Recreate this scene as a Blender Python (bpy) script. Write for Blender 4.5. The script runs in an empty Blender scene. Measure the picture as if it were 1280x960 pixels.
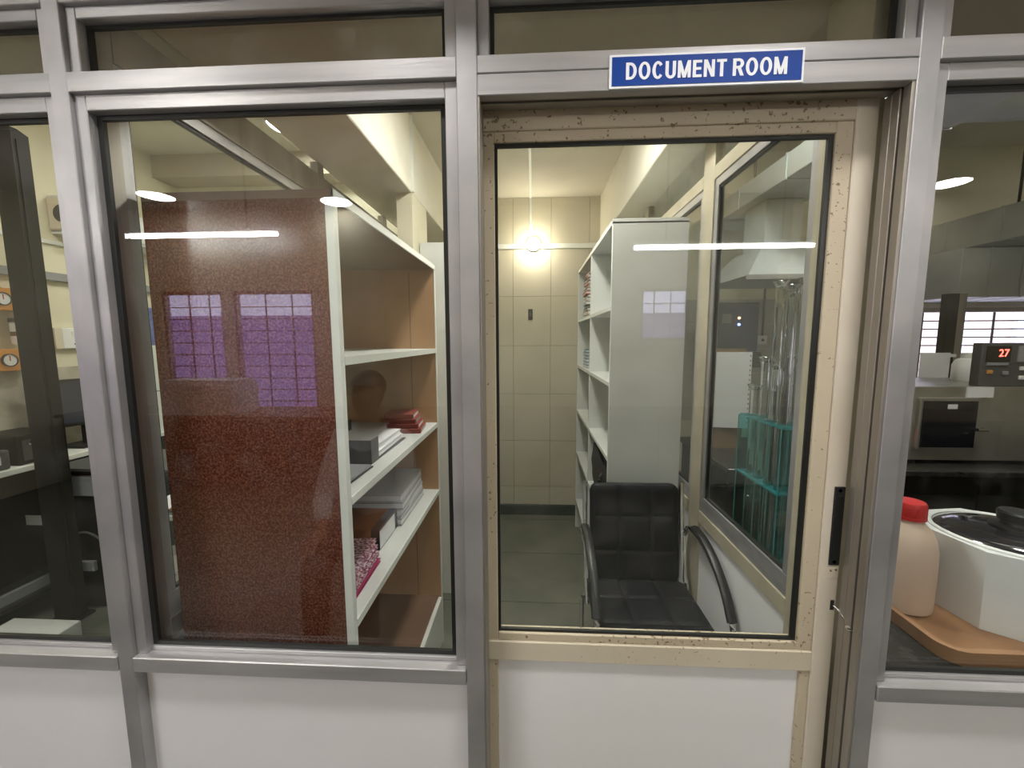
import bpy, bmesh, math, random
from mathutils import Vector, Matrix
random.seed(7)
SC = bpy.context.scene
COL = SC.collection

# ---------------------------------------------------------------- camera
F = 506.0
CAM = Vector((0.0, -0.8, 1.5))
YAW, PITCH, ROLL = math.radians(2.98), math.radians(6.25), math.radians(-0.237)
_f = Vector((-math.sin(YAW)*math.cos(PITCH), math.cos(YAW)*math.cos(PITCH), -math.sin(PITCH)))
_r0 = Vector((math.cos(YAW), math.sin(YAW), 0)); _u0 = _r0.cross(_f)
_r = math.cos(ROLL)*_r0 + math.sin(ROLL)*_u0
_u = -math.sin(ROLL)*_r0 + math.cos(ROLL)*_u0
cam_data = bpy.data.cameras.new('camera'); cam = bpy.data.objects.new('camera', cam_data); COL.objects.link(cam)
cam_data.sensor_width = 36; cam_data.lens = F/1280*36; cam_data.clip_start = 0.02; cam_data.clip_end = 100
M = Matrix((_r, _u, -_f)).transposed().to_4x4(); M.translation = CAM
cam.matrix_world = M
SC.camera = cam

def at(px, py, x=None, y=None, z=None):
    d = _r*((px-640)/F) - _u*((py-480)/F) + _f
    t = (x-CAM.x)/d.x if x is not None else (y-CAM.y)/d.y if y is not None else (z-CAM.z)/d.z
    return CAM + d*t

# ---------------------------------------------------------------- world, exposure
W = bpy.data.worlds.new('sky'); SC.world = W; W.use_nodes = True
bg = W.node_tree.nodes['Background']; bg.inputs[0].default_value = (0.74, 0.69, 1.0, 1); bg.inputs[1].default_value = 2.1
vs = SC.view_settings
vs.view_transform = 'Standard'; vs.look = 'None'; vs.gamma = 1.0; vs.use_curve_mapping = False
vs.exposure = 1.2
TUBE, DISC, DISC_NEAR, FILL_LAB, DISC_DOC, BULB = 32.0, 22.0, 40.0, 32.0, 92.0, 56.0
try:
    SC.cycles.transparent_max_bounces = 24; SC.cycles.max_bounces = 10; SC.cycles.diffuse_bounces = 5; SC.cycles.glossy_bounces = 5
except Exception: pass

# ---------------------------------------------------------------- materials
def nodes(m):
    m.use_nodes = True
    return m.node_tree.nodes, m.node_tree.links
def mat(name, col, rough=0.5, metal=0.0, col2=None, scale=8.0, stretch=(1, 1, 1), lo=0.35, hi=0.65, bump=0.0, bscale=None, coat=0.0, spec=0.5, trans=0.0, detail=4):
    m = bpy.data.materials.new(name); N, L = nodes(m); b = N['Principled BSDF']
    b.inputs['Base Color'].default_value = (*col, 1); b.inputs['Roughness'].default_value = rough; b.inputs['Metallic'].default_value = metal
    b.inputs['Specular IOR Level'].default_value = spec
    if coat: b.inputs['Coat Weight'].default_value = coat; b.inputs['Coat Roughness'].default_value = 0.08
    if trans: b.inputs['Transmission Weight'].default_value = trans
    if col2 or bump:
        tc = N.new('ShaderNodeTexCoord'); mp = N.new('ShaderNodeMapping'); mp.inputs['Scale'].default_value = stretch
        L.new(tc.outputs['Object'], mp.inputs['Vector'])
        n = N.new('ShaderNodeTexNoise'); n.inputs['Scale'].default_value = scale; n.inputs['Detail'].default_value = detail
        L.new(mp.outputs[0], n.inputs['Vector'])
        if col2:
            r = N.new('ShaderNodeValToRGB'); r.color_ramp.elements[0].position = lo; r.color_ramp.elements[1].position = hi
            r.color_ramp.elements[0].color = (*col, 1); r.color_ramp.elements[1].color = (*col2, 1)
            L.new(n.outputs['Fac'], r.inputs[0]); L.new(r.outputs[0], b.inputs['Base Color'])
        if bump:
            n2 = n
            if bscale:
                n2 = N.new('ShaderNodeTexNoise'); n2.inputs['Scale'].default_value = bscale; n2.inputs['Detail'].default_value = 3; L.new(mp.outputs[0], n2.inputs['Vector'])
            bp = N.new('ShaderNodeBump'); bp.inputs['Strength'].default_value = bump; bp.inputs['Distance'].default_value = 0.004
            L.new(n2.outputs['Fac'], bp.inputs['Height']); L.new(bp.outputs[0], b.inputs['Normal'])
    return m
def emit(name, col, s):
    m = bpy.data.materials.new(name); N, L = nodes(m); N.remove(N['Principled BSDF'])
    e = N.new('ShaderNodeEmission'); e.inputs[0].default_value = (*col, 1); e.inputs[1].default_value = s
    L.new(e.outputs[0], N['Material Output'].inputs[0]); return m
def glass(name, tint=(0.965, 0.98, 0.972), f0=0.045, dirt=0.0):
    """thin sheet glass: clear transmission plus a Schlick mirror reflection, same on both faces"""
    m = bpy.data.materials.new(name); N, L = nodes(m); N.remove(N['Principled BSDF'])
    t = N.new('ShaderNodeBsdfTransparent'); t.inputs[0].default_value = (*tint, 1)
    g = N.new('ShaderNodeBsdfGlossy'); g.inputs['Roughness'].default_value = 0.0; g.inputs['Color'].default_value = (1, 1, 1, 1)
    lw = N.new('ShaderNodeLayerWeight'); lw.inputs['Blend'].default_value = 0.5
    p = N.new('ShaderNodeMath'); p.operation = 'POWER'; p.inputs[1].default_value = 5; L.new(lw.outputs['Facing'], p.inputs[0])
    a = N.new('ShaderNodeMath'); a.operation = 'MULTIPLY_ADD'; a.inputs[1].default_value = 1-f0; a.inputs[2].default_value = f0; L.new(p.outputs[0], a.inputs[0])
    mx = N.new('ShaderNodeMixShader'); L.new(a.outputs[0], mx.inputs[0]); L.new(t.outputs[0], mx.inputs[1]); L.new(g.outputs[0], mx.inputs[2])
    out = mx
    if dirt:
        tc = N.new('ShaderNodeTexCoord'); n = N.new('ShaderNodeTexNoise'); n.inputs['Scale'].default_value = 14; n.inputs['Detail'].default_value = 8; L.new(tc.outputs['Object'], n.inputs['Vector'])
        r = N.new('ShaderNodeValToRGB'); r.color_ramp.elements[0].position = 0.52; r.color_ramp.elements[1].position = 0.85; r.color_ramp.elements[1].color = (dirt, dirt, dirt, 1); r.color_ramp.elements[0].color = (0, 0, 0, 1); L.new(n.outputs['Fac'], r.inputs[0])
        d = N.new('ShaderNodeBsdfDiffuse'); d.inputs[0].default_value = (0.6, 0.6, 0.58, 1)
        m2 = N.new('ShaderNodeMixShader'); L.new(r.outputs[0], m2.inputs[0]); L.new(mx.outputs[0], m2.inputs[1]); L.new(d.outputs[0], m2.inputs[2]); out = m2
    L.new(out.outputs[0], N['Material Output'].inputs[0]); return m

ALU = mat('brushed_aluminium', (0.35, 0.35, 0.36), 0.42, 0.65, (0.50, 0.49, 0.50), 6, (1, 1, 1), 0.3, 0.7, 0.05, 60)
ALU_H = mat('aluminium_rail', (0.38, 0.38, 0.39), 0.36, 0.6, (0.56, 0.55, 0.55), 9, (0.25, 1, 3), 0.3, 0.7, 0.05, 60)
ALU_B = mat('aluminium_bronze', (0.30, 0.275, 0.24), 0.45, 0.7, (0.40, 0.37, 0.33), 12, (1, 1, 0.2), 0.3, 0.7)
def speckle(name, base, base2, spot, sc=60, th=0.66, rough=0.5, metal=0.0, blob=3.0):
    m = mat(name, base, rough, metal, base2, 3.0, (1, 1, 1), 0.35, 0.7)
    N, L = nodes(m); b = N['Principled BSDF']; old = b.inputs['Base Color'].links[0].from_socket
    tc = N.new('ShaderNodeTexCoord'); n = N.new('ShaderNodeTexNoise'); n.inputs['Scale'].default_value = sc; n.inputs['Detail'].default_value = 2; L.new(tc.outputs['Object'], n.inputs['Vector'])
    n2 = N.new('ShaderNodeTexNoise'); n2.inputs['Scale'].default_value = blob; L.new(tc.outputs['Object'], n2.inputs['Vector'])
    mu = N.new('ShaderNodeMath'); mu.operation = 'MULTIPLY_ADD'; mu.inputs[1].default_value = 0.35; L.new(n2.outputs['Fac'], mu.inputs[0]); L.new(n.outputs['Fac'], mu.inputs[2])
    r = N.new('ShaderNodeValToRGB'); r.color_ramp.elements[0].position = th+0.15; r.color_ramp.elements[1].position = th+0.20; L.new(mu.outputs[0], r.inputs[0])
    mx = N.new('ShaderNodeMix'); mx.data_type = 'RGBA'; L.new(r.outputs[0], mx.inputs['Factor']); L.new(old, mx.inputs['A']); mx.inputs['B'].default_value = (*spot, 1)
    L.new(mx.outputs['Result'], b.inputs['Base Color']); return m
CREAM = mat('cream_door_paint', (0.66, 0.60, 0.50), 0.42, 0.0, (0.60, 0.54, 0.43), 4)
CREAM_RAIL = speckle('cream_rail_paint', (0.62, 0.56, 0.44), (0.55, 0.49, 0.37), (0.30, 0.22, 0.15), 110, 0.74)
CREAM_DIRTY = speckle('worn_cream_paint', (0.56, 0.49, 0.36), (0.47, 0.40, 0.29), (0.20, 0.14, 0.09), 110, 0.665)
WHITE_PANEL = mat('white_laminate_panel', (0.80, 0.80, 0.81), 0.4, 0, (0.76, 0.755, 0.755), 2)
RUBBER = mat('black_rubber', (0.012, 0.013, 0.012), 0.35)
GLASS = glass('pane_glass', f0=0.04, dirt=0.025)
GLASS_T = glass('transom_glass', f0=0.04, dirt=0.12)
GLASS_S = glass('side_glass', f0=0.04, dirt=0.02)
TUBEGLASS = mat('tube_glass', (0.95, 0.98, 0.97), 0.0, trans=1.0); TUBEGLASS.node_tree.nodes['Principled BSDF'].inputs['IOR'].default_value = 1.47
ACRYL = glass('teal_clear_acrylic', (0.50, 0.86, 0.86), 0.05)
LAM = mat('white_laminate', (0.66, 0.68, 0.66), 0.38, 0, (0.60, 0.62, 0.59), 3)
LAM_EDGE = mat('white_laminate_edge', (0.72, 0.74, 0.70), 0.45)
PLY = mat('brown_plywood', (0.42, 0.24, 0.12), 0.4, 0, (0.50, 0.30, 0.16), 6, (1, 1, 0.25))
PLY_D = mat('brown_base_board', (0.15, 0.085, 0.055), 0.5, 0, (0.19, 0.11, 0.07), 5)
TILE = mat('cream_wall_tile', (0.60, 0.56, 0.45), 0.22, 0, (0.53, 0.49, 0.38), 2.5, (1, 1, 1), 0.3, 0.75)
GROUT = mat('dark_grout', (0.22, 0.19, 0.14), 0.9)
WALL = mat('cream_wall_paint', (0.70, 0.66, 0.50), 0.7, 0, (0.64, 0.60, 0.45), 2, bump=0.04, bscale=40)
CEIL = mat('ceiling_paint', (0.66, 0.63, 0.54), 0.75, 0, (0.56, 0.52, 0.43), 1.5)
BEAM_SHADE = mat('beam_shade_tone', (0.46, 0.40, 0.31), 0.75, 0, (0.40, 0.35, 0.27), 1.5)  # taupe carries the shade of unlit soffits in its colour
BEAM_F = mat('beam_face_paint', (0.74, 0.71, 0.60), 0.65, 0, (0.62, 0.59, 0.49), 4, (1, 1, 1), 0.5, 0.85)
FLOOR = mat('stone_floor', (0.12, 0.125, 0.10), 0.4, 0, (0.17, 0.17, 0.135), 4)
SKIRT = mat('green_stone_skirting', (0.03, 0.045, 0.035), 0.3, 0, (0.06, 0.075, 0.06), 9)
BLACKP = mat('black_plastic', (0.015, 0.015, 0.016), 0.4)
BLACKM = mat('black_painted_metal', (0.007, 0.007, 0.006), 0.55, 0, (0.014, 0.0135, 0.011), 3, spec=0.2)
LEATHER = mat('black_leatherette', (0.010, 0.010, 0.013), 0.45, 0, (0.015, 0.015, 0.019), 8, bump=0.12, bscale=180, spec=0.3)
CHROME = mat('chrome', (0.75, 0.75, 0.75), 0.12, 1.0)
STEEL = mat('stainless_steel', (0.42, 0.41, 0.37), 0.36, 0.85, (0.52, 0.51, 0.47), 5)
DUCT = mat('galvanised_sheet', (0.46, 0.49, 0.50), 0.5, 0.25, (0.60, 0.63, 0.64), 3)
WHITE = mat('white_plastic', (0.74, 0.75, 0.74), 0.4)
PAPER = mat('white_paper', (0.72, 0.72, 0.74), 0.8)
def colmat(n, c, r=0.5, **k): return mat(n, c, r, **k)
TEAL = colmat('teal_acrylic', (0.05, 0.30, 0.31), 0.2)
N_, L_ = nodes(TEAL); N_['Principled BSDF'].inputs['Alpha'].default_value = 0.72
RED = colmat('red_plastic', (0.50, 0.02, 0.02), 0.35)
HDPE = mat('cloudy_plastic_bottle', (0.56, 0.42, 0.32), 0.45, 0, (0.62, 0.48, 0.38), 5)
TRAY = mat('brown_tray', (0.36, 0.19, 0.09), 0.45, 0, (0.28, 0.14, 0.07), 7)
TUBW = mat('white_tub', (0.72, 0.74, 0.74), 0.35, 0, (0.62, 0.64, 0.63), 2.5, (1, 1, 1), 0.45, 0.85)
LIDB = colmat('black_glossy_lid', (0.02, 0.018, 0.022), 0.08, coat=0.6)
BENCH = mat('black_granite', (0.018, 0.018, 0.017), 0.25, 0, (0.04, 0.04, 0.037), 30)
ORANGE = colmat('orange_paint', (0.60, 0.27, 0.06), 0.45)
GREY = colmat('grey_plastic', (0.25, 0.26, 0.27), 0.45)
GREYD = colmat('dark_grey_plastic', (0.07, 0.07, 0.07), 0.45)
BLUEP = colmat('blue_print', (0.06, 0.09, 0.32), 0.5, col2=(0.14, 0.18, 0.42), scale=25)
NAVY = colmat('navy_metal', (0.05, 0.055, 0.13), 0.4)
BROWN = colmat('brown_board', (0.20, 0.12, 0.06), 0.6)
STONE = mat('stained_stone_backsplash', (0.55, 0.52, 0.43), 0.4, 0, (0.30, 0.27, 0.2), 7, (1, 1, 1), 0.35, 0.75)

# brown speckled laminate: fine two-tone grain under a glossy film
GRANITE = mat('speckled_brown_laminate', (0.085, 0.020, 0.010), 0.16, 0, (0.24, 0.10, 0.062), 210, (1, 1, 1), 0.42, 0.74, detail=3, spec=0.42)
SIGNBLUE = colmat('sign_blue', (0.0, 0.042, 0.27), 0.45, spec=0.25)
SIGNWHITE = colmat('sign_white', (0.82, 0.84, 0.88), 0.35)

# ---------------------------------------------------------------- object helpers
WT = {}      # world translation of each parent
def _link(o, parent):
    COL.objects.link(o)
    if parent is not None:
        o.parent = parent; o.location = -WT.get(parent.name, Vector((0, 0, 0)))
    WT[o.name] = Vector((0, 0, 0))
    return o
def tag(o, label, cat, group=None, kind=None):
    o['label'] = label; o['category'] = cat
    if group: o['group'] = group
    if kind: o['kind'] = kind
    return o
def thing(name, loc, label=None, cat=None, group=None, kind=None):
    o = bpy.data.objects.new(name, None); COL.objects.link(o); o.location = loc; o.empty_display_size = 0.05
    WT[o.name] = Vector(loc)
    if label: tag(o, label, cat, group, kind)
    return o
def obj(name, bm, m, parent=None, smooth=False):
    me = bpy.data.meshes.new(name); bm.normal_update(); bm.to_mesh(me); bm.free()
    if m: me.materials.append(m)
    if smooth:
        for p in me.polygons: p.use_smooth = True
        try: me.set_sharp_from_angle(angle=math.radians(35))
        except Exception: pass
    o = bpy.data.objects.new(name, me)
    return _link(o, parent)
def bx(bm, x0, x1, y0, y1, z0, z1):
    vs_ = [bm.verts.new((x, y, z)) for z in (z0, z1) for y in (y0, y1) for x in (x0, x1)]
    for f in ((0, 2, 3, 1), (4, 5, 7, 6), (0, 1, 5, 4), (2, 6, 7, 3), (0, 4, 6, 2), (1, 3, 7, 5)):
        bm.faces.new([vs_[i] for i in f])
    return vs_
def box(name, X, Y, Z, m, parent=None, bev=0.0, rot=0.0, pivot=None, seg=1, smooth=False):
    bm = bmesh.new(); bx(bm, min(X), max(X), min(Y), max(Y), min(Z), max(Z))
    if bev: bmesh.ops.bevel(bm, geom=bm.edges[:], offset=bev, segments=seg, affect='EDGES', profile=0.5)
    if rot:
        c = Vector(pivot) if pivot else Vector(((X[0]+X[1])/2, (Y[0]+Y[1])/2, (Z[0]+Z[1])/2))
        bmesh.ops.rotate(bm, verts=bm.verts[:], cent=c, matrix=Matrix.Rotation(rot, 3, 'Z'))
    return obj(name, bm, m, parent, smooth or seg > 1)
def lathe(bm, prof, c, seg=24, axis='Z'):
    c = Vector(c); rings = []
    for r, h in prof:
        ring = []
        for i in range(seg):
            a = 2*math.pi*i/seg
            p = {'Z': Vector((r*math.cos(a), r*math.sin(a), h)), 'X': Vector((h, r*math.cos(a), r*math.sin(a))), 'Y': Vector((r*math.sin(a), h, r*math.cos(a)))}[axis]
            ring.append(bm.verts.new(c+p))
        rings.append(ring)
    for a, b in zip(rings, rings[1:]):
        for i in range(seg):
            bm.faces.new((a[i], a[(i+1) % seg], b[(i+1) % seg], b[i]))
    if prof[0][0] > 1e-6: bm.faces.new(rings[0][::-1])
    if prof[-1][0] > 1e-6: bm.faces.new(rings[-1])
    return rings
def turned(name, prof, c, m, parent=None, seg=24, axis='Z'):
    bm = bmesh.new(); lathe(bm, prof, c, seg, axis); bmesh.ops.recalc_face_normals(bm, faces=bm.faces[:])
    return obj(name, bm, m, parent, True)
def sweep(bm, pts, r, seg=8, flat=None):
    pts = [Vector(p) for p in pts]; rings = []
    for i, p in enumerate(pts):
        t = (pts[min(i+1, len(pts)-1)] - pts[max(i-1, 0)]).normalized()
        up = Vector((0, 0, 1)) if abs(t.z) < 0.95 else Vector((1, 0, 0))
        if flat is not None: up = Vector(flat)
        s = t.cross(up).normalized(); n = s.cross(t).normalized()
        rr = r if not isinstance(r, (list, tuple)) else r
        ra, rb = (rr, rr) if not isinstance(rr, (list, tuple)) else rr
        rings.append([bm.verts.new(p + s*ra*math.cos(2*math.pi*k/seg) + n*rb*math.sin(2*math.pi*k/seg)) for k in range(seg)])
    for a, b in zip(rings, rings[1:]):
        for i in range(seg): bm.faces.new((a[i], a[(i+1) % seg], b[(i+1) % seg], b[i]))
    bm.faces.new(rings[0][::-1]); bm.faces.new(rings[-1])
def tube(name, pts, r, m, parent=None, seg=8, flat=None):
    bm = bmesh.new(); sweep(bm, pts, r, seg, flat); bmesh.ops.recalc_face_normals(bm, faces=bm.faces[:])
    return obj(name, bm, m, parent, True)
def curve_pts(pts, n=8):
    """Catmull-Rom through pts"""
    P = [Vector(p) for p in pts]; P = [P[0]*2-P[1]] + P + [P[-1]*2-P[-2]]; out = []
    for i in range(1, len(P)-2):
        a, b, c, d = P[i-1:i+3]
        for k in range(n):
            t = k/n
            out.append(0.5*((2*b)+(c-a)*t+(2*a-5*b+4*c-d)*t*t+(3*b-a-3*c+d)*t**3))
    out.append(P[-2]); return out
def prism(name, poly, z0, z1, m, parent=None, bev=0.0):
    bm = bmesh.new(); a = [bm.verts.new((x, y, z0)) for x, y in poly]; b = [bm.verts.new((x, y, z1)) for x, y in poly]
    bm.faces.new(a[::-1]); bm.faces.new(b)
    for i in range(len(poly)): bm.faces.new((a[i], a[(i+1) % len(poly)], b[(i+1) % len(poly)], b[i]))
    bmesh.ops.recalc_face_normals(bm, faces=bm.faces[:])
    if bev: bmesh.ops.bevel(bm, geom=bm.edges[:], offset=bev, segments=2, affect='EDGES', profile=0.5)
    return obj(name, bm, m, parent)
def text(name, body, size, m, parent, origin, right, up, xs=1.0, bold=0.0, depth=0.0006, fit=None):
    cu = bpy.data.curves.new(name, 'FONT'); cu.body = body; cu.size = size; cu.offset = bold; cu.extrude = depth
    cu.align_x = 'CENTER'; cu.align_y = 'CENTER'
    t = bpy.data.objects.new('tmp_text', cu); COL.objects.link(t)
    dg = bpy.context.evaluated_depsgraph_get(); me = bpy.data.meshes.new_from_object(t.evaluated_get(dg))
    bpy.data.objects.remove(t); bpy.data.curves.remove(cu)
    right = Vector(right).normalized(); up = Vector(up).normalized(); n = right.cross(up); ys = 1.0
    if fit:
        X = [v.co.x for v in me.vertices]; Y = [v.co.y for v in me.vertices]
        cx, cy = (max(X)+min(X))/2, (max(Y)+min(Y))/2; xs = fit[0]/(max(X)-min(X)); ys = fit[1]/(max(Y)-min(Y))
        for v in me.vertices: v.co.x -= cx; v.co.y -= cy; v.co.y *= ys
    for v in me.vertices: v.co = Vector(origin) + right*v.co.x*xs + up*v.co.y + n*v.co.z
    me.materials.clear(); me.materials.append(m)
    return _link(bpy.data.objects.new(name, me), parent)

# ================================================================ SETTING
CZ, LZ = 2.62, 2.95            # document-room ceiling, lab ceiling
YB = 2.556                     # tiled back wall of the document room
YR = -3.6                      # rear wall of the room the camera stands in
XL, XR = -3.0, 4.4             # lab side walls
def struct(o, label, cat): return tag(o, label, cat, kind='structure')

# floor: stone slabs inside the document room, plain stone elsewhere
fl = box('floor', (-5.2, 5.4), (YR-0.2, 2.9), (-0.12, -0.006), FLOOR); struct(fl, 'dark greenish grey stone floor running under all the rooms', 'floor')
slab = None
SX = [-0.906, -0.55, 0.0, 0.55, 0.673]; SY = [0.12, 0.34, 0.86, 1.38, 1.92, 2.46, 2.55]
for i in range(len(SX)-1):
    for j in range(len(SY)-1):
        box('slab', (SX[i]+0.002, SX[i+1]-0.002), (SY[j]+0.002, SY[j+1]-0.002), (-0.006, random.uniform(-0.001, 0.0)), FLOOR, fl)
# ceiling
cl = box('ceiling', (-5.2, 5.4), (YR-0.2, 2.9), (LZ, LZ+0.1), CEIL); struct(cl, 'cream painted ceiling above the laboratories', 'ceiling')
dcl = box('ceiling_document_room', (-0.62, 0.53), (0.48, 2.7), (CZ, CZ+0.06), CEIL); struct(dcl, 'low pale ceiling over the narrow document room', 'ceiling')
# beams
t = box('trim_1', (-0.92, -0.62), (0.48, 2.7), (2.25, LZ), BEAM_F, bev=0.004); struct(t, 'cream beam above the brown shelf unit, running to the back', 'beam')
t = box('trim_2', (0.53, 0.82), (0.48, 2.7), (2.27, LZ), BEAM_F, bev=0.004); struct(t, 'cream beam above the white open shelf unit', 'beam')
t = box('trim_3', (XL, XR), (-0.16, 0.48), (2.25, LZ), BEAM_SHADE, bev=0.004); struct(t, 'beam above the glazed partition, its unlit taupe shade put in the colour', 'beam')
t = box('trim_4', (XL, -0.92), (2.40, 2.62), (2.78, LZ), BEAM_SHADE); struct(t, 'shallow beam along the top of the rear wall, left laboratory', 'beam')
# tiled back wall of the document room
wb = box('wall_back', (-0.92, 0.82), (YB+0.009, YB+0.12), (0, CZ+0.1), GROUT); struct(wb, 'cream tiled rear wall of the document room', 'wall')
tile_me = None
for k, xx in enumerate([-0.162-0.305*3+0.305*i for i in range(7)]):
    for zz in [0.09, 0.25, 0.65, 1.05, 1.45, 1.85, 2.25]:
        h = {0.09: 0.16, 2.25: 0.37}.get(zz, 0.40)
        x0, x1 = max(xx, -0.90), min(xx+0.305, 0.80)
        if x1-x0 < 0.03: continue
        box('tile', (x0+0.0012, x1-0.0012), (YB+random.uniform(0, 0.0015), YB+0.011), (zz+0.0012, zz+h-0.0012), TILE, wb, bev=0.0012)
bb = box('baseboard_back', (-0.90, 0.80), (YB-0.012, YB+0.004), (0, 0.088), SKIRT, bev=0.002); struct(bb, 'dark green stone skirting below the cream tiles', 'skirting')
# left wall of the document room beyond the partition: pier, wall under an opening, lintel
wl = thing('wall_left', (-0.65, 1.33, 0)); struct(wl, 'cream wall with a high opening behind the tall white cabinet', 'wall')
box('pier', (-0.70, -0.62), (1.33, 1.62), (0, 2.25), WALL, wl)
box('lower_wall', (-0.70, -0.62), (1.62, YB), (0, 2.06), WALL, wl)
box('end_wall', (-0.70, -0.62), (2.44, YB), (2.06, 2.25), WALL, wl)
box('conduit', (-0.62, -0.606), (1.325, 1.34), (2.25, CZ), LAM_EDGE, wl)
box('opening_frame', (-0.69, -0.63), (1.62, 2.44), (2.06, 2.075), BEAM_SHADE, wl)
# hall walls
w = box('wall_laboratory_left', (XL-0.12, XL), (0.06, 2.9), (0, LZ), WALL); struct(w, 'cream side wall of the left laboratory', 'wall')
w = box('wall_laboratory_right', (XR, XR+0.12), (0.0, 2.9), (0, LZ), WALL); struct(w, 'cream side wall of the right laboratory', 'wall')
w = box('wall_laboratory_left_rear', (XL, -0.70), (2.62, 2.74), (0, LZ), WALL); struct(w, 'cream rear wall of the left laboratory', 'wall')
# right laboratory rear wall with window opening X 3.0-3.95, z 1.0-1.74
w = thing('wall_laboratory_right_rear', (2.5, 2.62, 0)); struct(w, 'pale tiled rear wall of the right laboratory', 'wall')
for X, Z in (((0.82, 2.62), (0, LZ)), ((2.62, 4.1), (0, 1.0)), ((2.62, 4.1), (1.74, LZ)), ((4.1, XR), (0, LZ))):
    box('wall_piece', X, (2.64, 2.76), Z, WALL, w)
TILEG = mat('pale_grey_tile', (0.46, 0.44, 0.38), 0.3, 0, (0.40, 0.38, 0.33), 2)
for i in range(6):
    for j in range(5):
        box('tile', (0.84+i*0.295, 0.84+(i+1)*0.295-0.003), (2.632, 2.641), (0.82+j*0.2, 0.82+(j+1)*0.2-0.003), TILEG, w)
# front side of the corridor: solid walls right and left of the glazed partition
w = box('wall_corridor_left', (-5.2, XL), (0, 0.12), (0, LZ), WALL); struct(w, 'cream wall left of the glazed partition', 'wall')
w = box('wall_corridor_right', (XR, 5.4), (0, 0.12), (0, LZ), WALL); struct(w, 'cream wall right of the glazed partition', 'wall')
w = box('wall_corridor_end', (-5.2, -5.08), (YR, 0), (0, LZ), WALL); struct(w, 'cream end wall at the left of the corridor', 'wall')
w = box('wall_corridor_far_end', (5.28, 5.4), (YR, 0), (0, LZ), WALL); struct(w, 'cream end wall at the right of the corridor', 'wall')
# rear wall with windows (seen as reflections in the panes)
WINS = [(-4.25, -3.52), (-3.40, -2.46), (1.18, 1.72)]
WZ0, WZ1 = 0.62, 2.06
w = thing('wall_rear', (0, YR, 0)); struct(w, 'cream wall with barred windows facing the partition, mirrored in its panes', 'wall')
box('wall_piece', (-5.2, 5.4), (YR-0.12, YR), (0, WZ0), WALL, w); box('wall_piece', (-5.2, 5.4), (YR-0.12, YR), (WZ1, LZ), WALL, w)
xs = [-5.2] + [v for ab in WINS for v in ab] + [5.4]
for i in range(0, len(xs), 2): box('wall_piece', (xs[i], xs[i+1]), (YR-0.12, YR), (WZ0, WZ1), WALL, w)
def barred_window(n, X, Y, Z, label, nb, nv):
    o = thing('window_%d' % n, ((X[0]+X[1])/2, Y, Z[0])); struct(o, label, 'window')
    for a in ((X[0], X[0]+0.035, Z[0], Z[1]), (X[1]-0.035, X[1], Z[0], Z[1]), (X[0]+0.035, X[1]-0.035, Z[0], Z[0]+0.035), (X[0]+0.035, X[1]-0.035, Z[1]-0.035, Z[1])):
        box('frame', (a[0], a[1]), (Y-0.03, Y+0.03), (a[2], a[3]), ALU_B, o)
    box('pane', (X[0]+0.035, X[1]-0.035), (Y-0.002, Y+0.002), (Z[0]+0.035, Z[1]-0.035), GLASS_S, o)
    for i in range(nb):
        z = Z[0]+0.035+(Z[1]-Z[0]-0.07)*(i+1)/(nb+1)
        box('bar', (X[0], X[1]), (Y-0.058, Y-0.048) if Y < 0 else (Y+0.048, Y+0.058), (z-0.005, z+0.005), BLACKM, o)
    for i in range(nv):
        x = X[0]+(X[1]-X[0])*(i+1)/(nv+1)
        box('bar', (x-0.006, x+0.006), (Y-0.068, Y-0.058) if Y < 0 else (Y+0.058, Y+0.068), (Z[0], Z[1]), BLACKM, o)
    return o
names = ['narrow barred window at the far left of the rear wall', 'barred window left of the camera, mirrored purple in the brown panel', 'barred window right of the camera, mirrored in the white shelf side']
for i, X in enumerate(WINS): barred_window(4+i, X, YR-0.06, (WZ0 if i < 2 else 1.48, WZ1), names[i], 9 if i < 2 else 3, 2)
box('wall_piece', WINS[2], (YR-0.12, YR), (WZ0, 1.48), WALL, w)
barred_window(3, (2.66, 4.06), 2.70, (1.0, 1.74), 'bright barred window behind the steel oven, right laboratory', 9, 4)
nb = thing('neighbour_building', (-3, -9.0, 0), 'lavender grey building outside the corridor windows, mirrored in the panes', 'building')
LAV = mat('lavender_wall', (0.36, 0.25, 0.44), 0.8, 0, (0.32, 0.22, 0.40), 2)
LAV2 = colmat('lavender_shutter', (0.31, 0.22, 0.40), 0.6)
box('wall', (-14, 12), (-9.4, -9.0), (-2, 1.95), LAV, nb); box('parapet', (-14, 12), (-9.45, -8.95), (1.95, 2.12), LAV, nb)
for k in range(9): box('window', (-12.5+k*2.7, -11.4+k*2.7), (-9.0, -8.97), (-0.4, 1.1), LAV2, nb)
fb = thing('facade', (3.2, 6.0, 0), 'pale cream building facade outside the bright laboratory window', 'building')
CRB = colmat('facade_cream', (0.72, 0.62, 0.48), 0.8)
box('wall', (0.5, 9), (6.0, 6.3), (-2, 2.6), CRB, fb)
for k in range(8): box('pilaster', (1.2+k*0.9, 1.35+k*0.9), (5.93, 6.0), (-2, 2.6), LAM_EDGE, fb)

# ================================================================ GLAZED FRONT PARTITION
PX = [(-2.58, -2.544), (-1.742, -1.706), (-0.942, -0.906), (-0.143, -0.104), (0.673, 0.709), (1.49, 1.526), (2.30, 2.336), (3.1, 3.136), (3.9, 3.936)]
PD = 0.063
wf = thing('wall_front', (0, 0, 0)); struct(wf, 'aluminium and glass partition with white lower panels around the door', 'partition')
for a, b in PX: box('post', (a, b), (0, PD), (0, 2.25), ALU, wf, bev=0.0015)
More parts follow.
